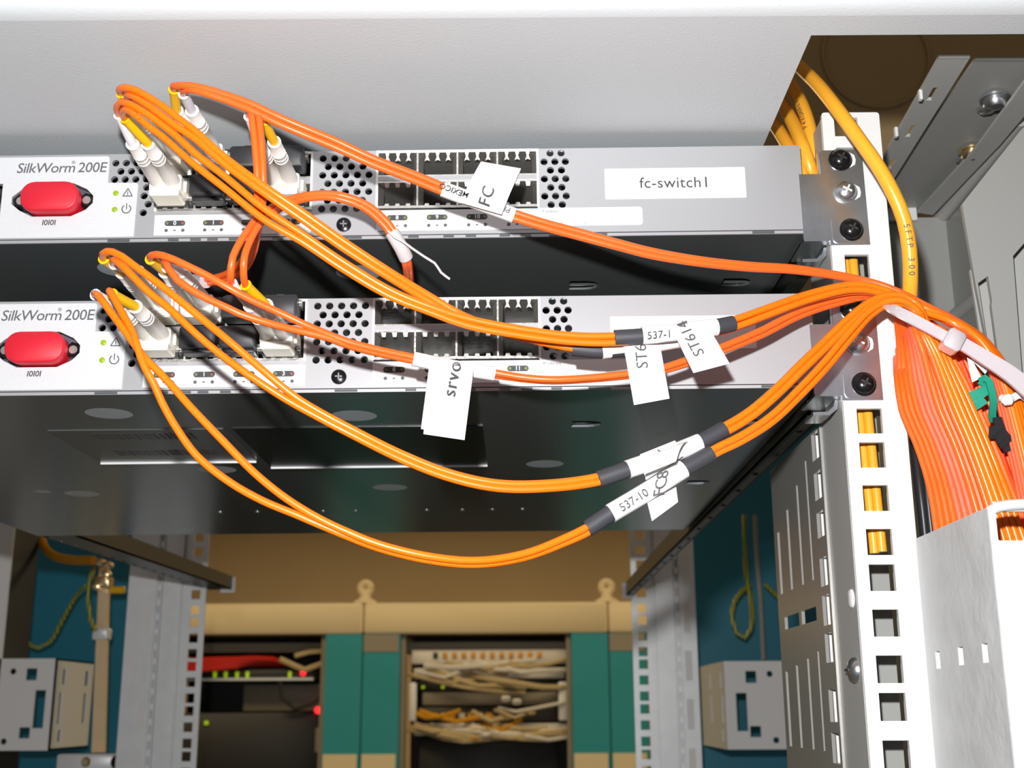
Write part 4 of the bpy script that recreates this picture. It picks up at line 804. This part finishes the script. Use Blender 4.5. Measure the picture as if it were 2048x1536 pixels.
t = thing('side_post', 'narrow grey cabinet post at the far left edge beside the blue-green panel', 'post', (-445, 885, -260))
xa, xb_ = U(-60, 1180, 870).x, U(17, 1180, 870).x
MB().box(xa, xb_, 870, 872, -260, 110).out('post_face', 'grey_box_paint', t); MB().box(xb_ - 2, xb_, 872, 940, -260, 110).out('post_flange', 'cabinet_dark', t)
t = thing('busbar', 'vertical copper earthing bar at lower left with brass terminals', 'busbar', (-338, 900, -160))
q0, q1 = U(208, 1135, 900), U(196, 1505, 900)
MB().prism([q0 + V((-5.5, 0, 0)), q0 + V((5.5, 0, 0)), q1 + V((7, 0, 0)), q1 + V((-7, 0, 0))], (0, 5, 0)).out('bar', 'copper_bar', t)
for px, py in ((207, 1165), (203, 1268)):
    q = U(px, py, 896); MB().rbox(q.x - 8, q.x + 8, 890, 905, q.z - 6, q.z + 6, 1.2).out('clamp', 'galvanised' if py > 1200 else 'brass', t)
for px, py in ((200, 1125), (215, 1130), (192, 1172), (211, 1148)):
    q = U(px, py, 888); MB().lathe(q, (0, -1, 0), [(-8, 4.4), (0, 4.4), (2, 4.2), (3, 2)], 8).out('terminal_screw', 'brass', t)
q = U(235, 1180, 895); MB().lathe(q, (1, 0, 0), [(-7, 4), (7, 4), (8, 3)], 10).out('insulator', 'yellow_sleeve', t)
t = thing('bar_clamp', 'grey lug with two bolts at the bottom of the copper bar', 'clamp', U(185, 1530, 880))
MB().rbox(U(120, 1520, 880).x, U(250, 1520, 880).x, 870, 884, U(180, 1536, 880).z - 8, U(180, 1508, 880).z, 1.5).out('lug', 'galvanised', t)
for px, r, m in ((236, 7.5, 'black_metal'), (172, 5, 'brass')):
    MB().lathe(U(px, 1524, 869), (0, -1, 0), [(-2, r), (1, r), (3, r * .6)], 14).out('bolt', m, t)
def wire(label, px, r, m='earth_wire'):
    P = spline(PX(px), 8); o = MB().tube(P, r, 8).out('earth_wire', m); return tag(o, label, 'wire')
wire('thick yellow-green earth wire entering the brass terminal at left', [(82, 1060, 960), (86, 1090, 940), (108, 1112, 925), (145, 1120, 910), (188, 1121, 895)], 5.0, 'yellow_jacket')
wire('thin earth wire sagging in a U in front of the left teal panel', [(14, 1190, 960), (30, 1240, 955), (50, 1280, 955), (75, 1296, 955), (100, 1284, 955), (125, 1240, 950), (150, 1195, 940), (172, 1172, 915)], 1.9)
wire('short earth wire bent along the copper bar', [(188, 1135, 893), (178, 1170, 890), (177, 1210, 890), (183, 1245, 890), (192, 1262, 890)], 2.4)
wire('earth wire hanging in a loop in front of the right teal panel', [(1488, 1030, 985), (1489, 1090, 980), (1493, 1150, 975), (1503, 1215, 972), (1502, 1258, 972), (1490, 1276, 972), (1474, 1266, 972), (1464, 1240, 972), (1468, 1205, 972), (1484, 1182, 975), (1500, 1170, 980)], 2.5)
wire('dark pipe-like wire standing right of the hanging loop', [(1510, 1030, 1000), (1514, 1120, 1000), (1521, 1200, 1000), (1527, 1320, 1000)], 2.6, 'side_paint')
wire('short pale earth wire slanting behind the slotted brace', [(1530, 1168, 985), (1550, 1188, 985), (1572, 1208, 985)], 2.2)

# ------------------------------------------------------------------ cabinets in the next row
YB = 2575
def zb(py): return U(900, py, YB).z
def xb(px): return U(px, 1300, YB).x
ZTOP, ZBOT = zb(1205), -1840
xs = [xb(235), xb(725), xb(1218), xb(1710)]
labs = ['cream and teal server cabinet in the next row, left, with red lights', 'cream and teal server cabinet in the next row, middle, full of patch cables', 'cream and teal server cabinet in the next row, right, half hidden by the rear post']
for k in range(3):
    x0, x1 = xs[k] + 1.5, xs[k + 1] - 1.5
    t = thing('server_cabinet', labs[k], 'cabinet', ((x0 + x1) / 2, YB + 300, ZBOT), 'cabinets in the next row')
    MB().rbox(x0, x1, YB, YB + 600, zb(1266), ZTOP, 4).out('top_beam', 'cabinet_cream', t)
    for a, b, s_ in ((x0, x0 + 88, 1), (x1 - 88, x1, -1)):
        MB().box(a, b, YB + 6, YB + 40, ZBOT, zb(1266)).out('door_post', 'cabinet_teal', t)
        MB().box(*((a - 0, a + 84) if s_ == 1 else (b - 84, b)), YB + 4, YB + 8, zb(1303), zb(1268)).out('corner_plate', 'equipment_grey' if k else 'cabinet_teal', t) if s_ == 1 else None
        MB().box(a + 2, b - 6, YB + 3, YB + 8, zb(1560), zb(1508)).out('lock_plate', 'cabinet_cream', t)
        MB().box(b + 1 if s_ == 1 else a - 12, b + 12 if s_ == 1 else a - 1, YB + 20, YB + 60, ZBOT, zb(1266)).out('door_edge', 'equipment_grey', t)
    MB().box(x0 + 90, x1 - 90, YB + 320, YB + 330, ZBOT, zb(1266)).out('back_panel', 'cabinet_dark', t)
    MB().box(x0, x0 + 8, YB + 40, YB + 600, ZBOT, zb(1266)).box(x1 - 8, x1, YB + 40, YB + 600, ZBOT, zb(1266)).out('side_wall', 'cabinet_dark', t)
    MB().box(x0 + 90, x1 - 90, YB + 60, YB + 320, zb(1300), zb(1282)).out('top_duct', 'equipment_grey', t)
for k, lab in ((1, 'left'), (2, 'right')):
    xc = xs[k]; t = thing('lifting_eye', 'cream lifting eye on the %s seam of the cabinet tops' % lab, 'lifting eye', (xc, YB + 30, ZTOP), 'lifting eyes of the next row')
    MB().lathe((xc, YB + 30, ZTOP), (0, 0, 1), [(0, 30), (7, 26), (12, 15), (22, 13), (26, 13)], 14).out('eye_base', 'cabinet_cream', t)
    MB().tube([(xc + 12 * math.cos(a), YB + 30, ZTOP + 38 + 12 * math.sin(a)) for a in [2 * math.pi * j / 20 for j in range(21)]], 9.5, 8).out('eye_ring', 'cabinet_cream', t)
def unit(name, label, cat, px0, px1, py0, py1, m, y0=60, dep=220, group=None):
    t = thing(name, label, cat, ((xb(px0) + xb(px1)) / 2, YB + y0 + dep / 2, zb(py1)), group)
    MB().rbox(xb(px0), xb(px1), YB + y0, YB + y0 + dep, zb(py1), zb(py0), 2).out('chassis', m, t); return t
t = unit('patch_unit', 'pale patch panel with a row of amber ports, top of the middle cabinet', 'patch panel', 820, 1136, 1298, 1326, 'equipment_white', 50)
for k in range(12): MB().rbox(xb(864 + 19.2 * k), xb(873 + 19.2 * k), YB + 45, YB + 55, zb(1315), zb(1303), 1).out('port', 'amber_port' if k else 'equipment_black', t)
t = unit('patch_unit', 'grey patch panel with white ports in the middle cabinet, second from top', 'patch panel', 824, 1130, 1334, 1356, 'equipment_white', 62)
t = unit('network_device', 'dark switch with green lights in the middle cabinet', 'network switch', 832, 1116, 1360, 1382, 'equipment_black', 70)
for k in range(6): MB().box(xb(840 + 40 * k), xb(846 + 40 * k), YB + 66, YB + 70, zb(1376), zb(1370)).out('status_light', 'led_far_green', t)
t = unit('network_device', 'grey-brown blank unit in the middle of the middle cabinet', 'network switch', 842, 1116, 1384, 1410, 'equipment_grey', 66)
t = unit('network_device', 'dark switch with amber and pale plugs in the middle cabinet', 'network switch', 832, 1116, 1414, 1444, 'equipment_black', 70)
for k in range(7): MB().box(xb(862 + 18 * k), xb(874 + 18 * k), YB + 60, YB + 70, zb(1436), zb(1426)).out('plug', ('amber_port', 'equipment_white')[k % 2], t)
t = unit('patch_unit', 'white labelled cable tray at the bottom of the cabled part, middle cabinet', 'patch panel', 826, 1140, 1448, 1472, 'equipment_white', 58)
for k, (a, b) in enumerate(((938, 964), (984, 1030), (1050, 1098))): MB().box(xb(a), xb(b), YB + 54, YB + 58, zb(1466), zb(1452)).out('paper_strip', 'label_white', t)
unit('network_device', 'black server filling the bottom of the middle cabinet', 'server', 835, 1115, 1478, 1536 + 60, 'equipment_black', 80)
for sx, (a, b), lab in ((0, (817, 831), 'left'), (1, (1117, 1134), 'right')):
    t = thing('cable_ring_strip', 'pale blue-white upright strip at the %s of the cabled middle cabinet' % lab, 'cable manager', (xb((a + b) / 2), YB + 50, zb(1440)))
    MB().rbox(xb(a), xb(b), YB + 44, YB + 52, zb(1442), zb(1364), 2).out('strip', 'label_white', t)
rng = random.Random(5)
for k in range(34):
    x0 = rng.uniform(815, 1000); x1 = x0 + rng.uniform(60, 260); x1 = min(x1, 1138); y0 = rng.choice((1330, 1345, 1420, 1452, 1462)) + rng.uniform(-6, 6); y1 = y0 + rng.uniform(-14, 40); y1 = min(y1, 1474)
    pts = [U(x0 + (x1 - x0) * f, y0 + (y1 - y0) * f + 16 * math.sin(math.pi * f) * rng.uniform(.3, 1), YB + 52 - 40 * math.sin(math.pi * f)) for f in (0, .25, .5, .75, 1)]
    cm = rng.choice(('beige_jacket', 'beige_jacket', 'beige_jacket', 'equipment_white', 'amber_port'))
    o = MB().tube(spline(pts, 30), rng.uniform(4, 7), 6).out('patch_cable', cm); cw = {'beige_jacket': 'beige', 'equipment_white': 'whitish', 'amber_port': 'amber'}[cm]
    tag(o, cw + ' patch cord in the tangle of the middle cabinet', 'cable', cw + ' patch cords of the middle cabinet')
for px, py, lab in ((1011, 1398, 'left'), (1033, 1404, 'right')):
    o = MB().rbox(xb(px - 9), xb(px + 9), YB + 10, YB + 40, zb(py + 6), zb(py - 6), 4).out('plug_cluster', 'equipment_white'); tag(o, 'pale plug hanging amid the patch cords, %s of two' % lab, 'plug')
t = unit('network_device', 'thin switch with green lights and one red light, left cabinet', 'network switch', 300, 622, 1336, 1357, 'equipment_black', 60)
for k, px in enumerate((418, 440, 463, 484, 570)): MB().box(xb(px), xb(px + 6), YB + 56, YB + 60, zb(1352), zb(1340)).out('status_light', 'led_far_green', t)
MB().lathe((xb(600), YB + 58, zb(1343)), (0, -1, 0), [(0, 7), (4, 7), (6, 4)], 12).out('warning_light', 'led_red', t)
MB().box(xb(300), xb(622), YB + 50, YB + 60, zb(1358), zb(1353)).out('front_edge', 'galvanised', t)
unit('equipment_shelf', 'grey-brown shelf unit below the thin switch, left cabinet', 'shelf', 470, 640, 1366, 1420, 'equipment_grey', 120)
t = unit('network_device', 'black server with a round red light, bottom of left cabinet', 'server', 300, 640, 1424, 1600, 'equipment_black', 70)
MB().lathe((xb(632), YB + 66, zb(1419)), (0, -1, 0), [(0, 8.5), (4, 8.5), (7, 5)], 14).out('warning_light', 'led_red', t)
MB().box(xb(404), xb(411), YB + 64, YB + 70, zb(1448), zb(1440)).out('status_light', 'led_far_green', t)
MB().box(xb(628), xb(636), YB + 66, YB + 70, zb(1505), zb(1455)).out('handle', 'equipment_grey', t)
for k in range(6):
    pts = [U(300, 1326 + 4 * k, YB + 40), U(400, 1320 + 4 * k, YB + 30), U(470, 1318 + 3 * k, YB + 35), U(545 - 10 * k, 1318 + 2 * k, YB + 60), U(580 - 8 * k, 1330, YB + 90)]
    tag(MB().tube(spline(pts, 30), 6, 6).out('patch_cable', 'far_red_jacket'), 'red patch cord in the bunch above the thin switch, left cabinet', 'cable', 'red patch cords of the left cabinet')
for k, px in enumerate(([(560, 1318), (590, 1332), (610, 1340), (648, 1326)], [(590, 1312), (620, 1304), (650, 1302)], [(560, 1362), (563, 1395), (590, 1418), (625, 1408), (648, 1388)])):
    tag(MB().tube(spline([U(a, b, YB + 50) for a, b in px], 30), (7, 6, 5)[k], 6).out('patch_cable', ('beige_jacket', 'beige_jacket', 'equipment_black')[k]), ('pale cord slanting down to the red light, left cabinet', 'pale cord along the top right of the left cabinet', 'black cord sagging before the grey shelf, left cabinet')[k], 'cable')
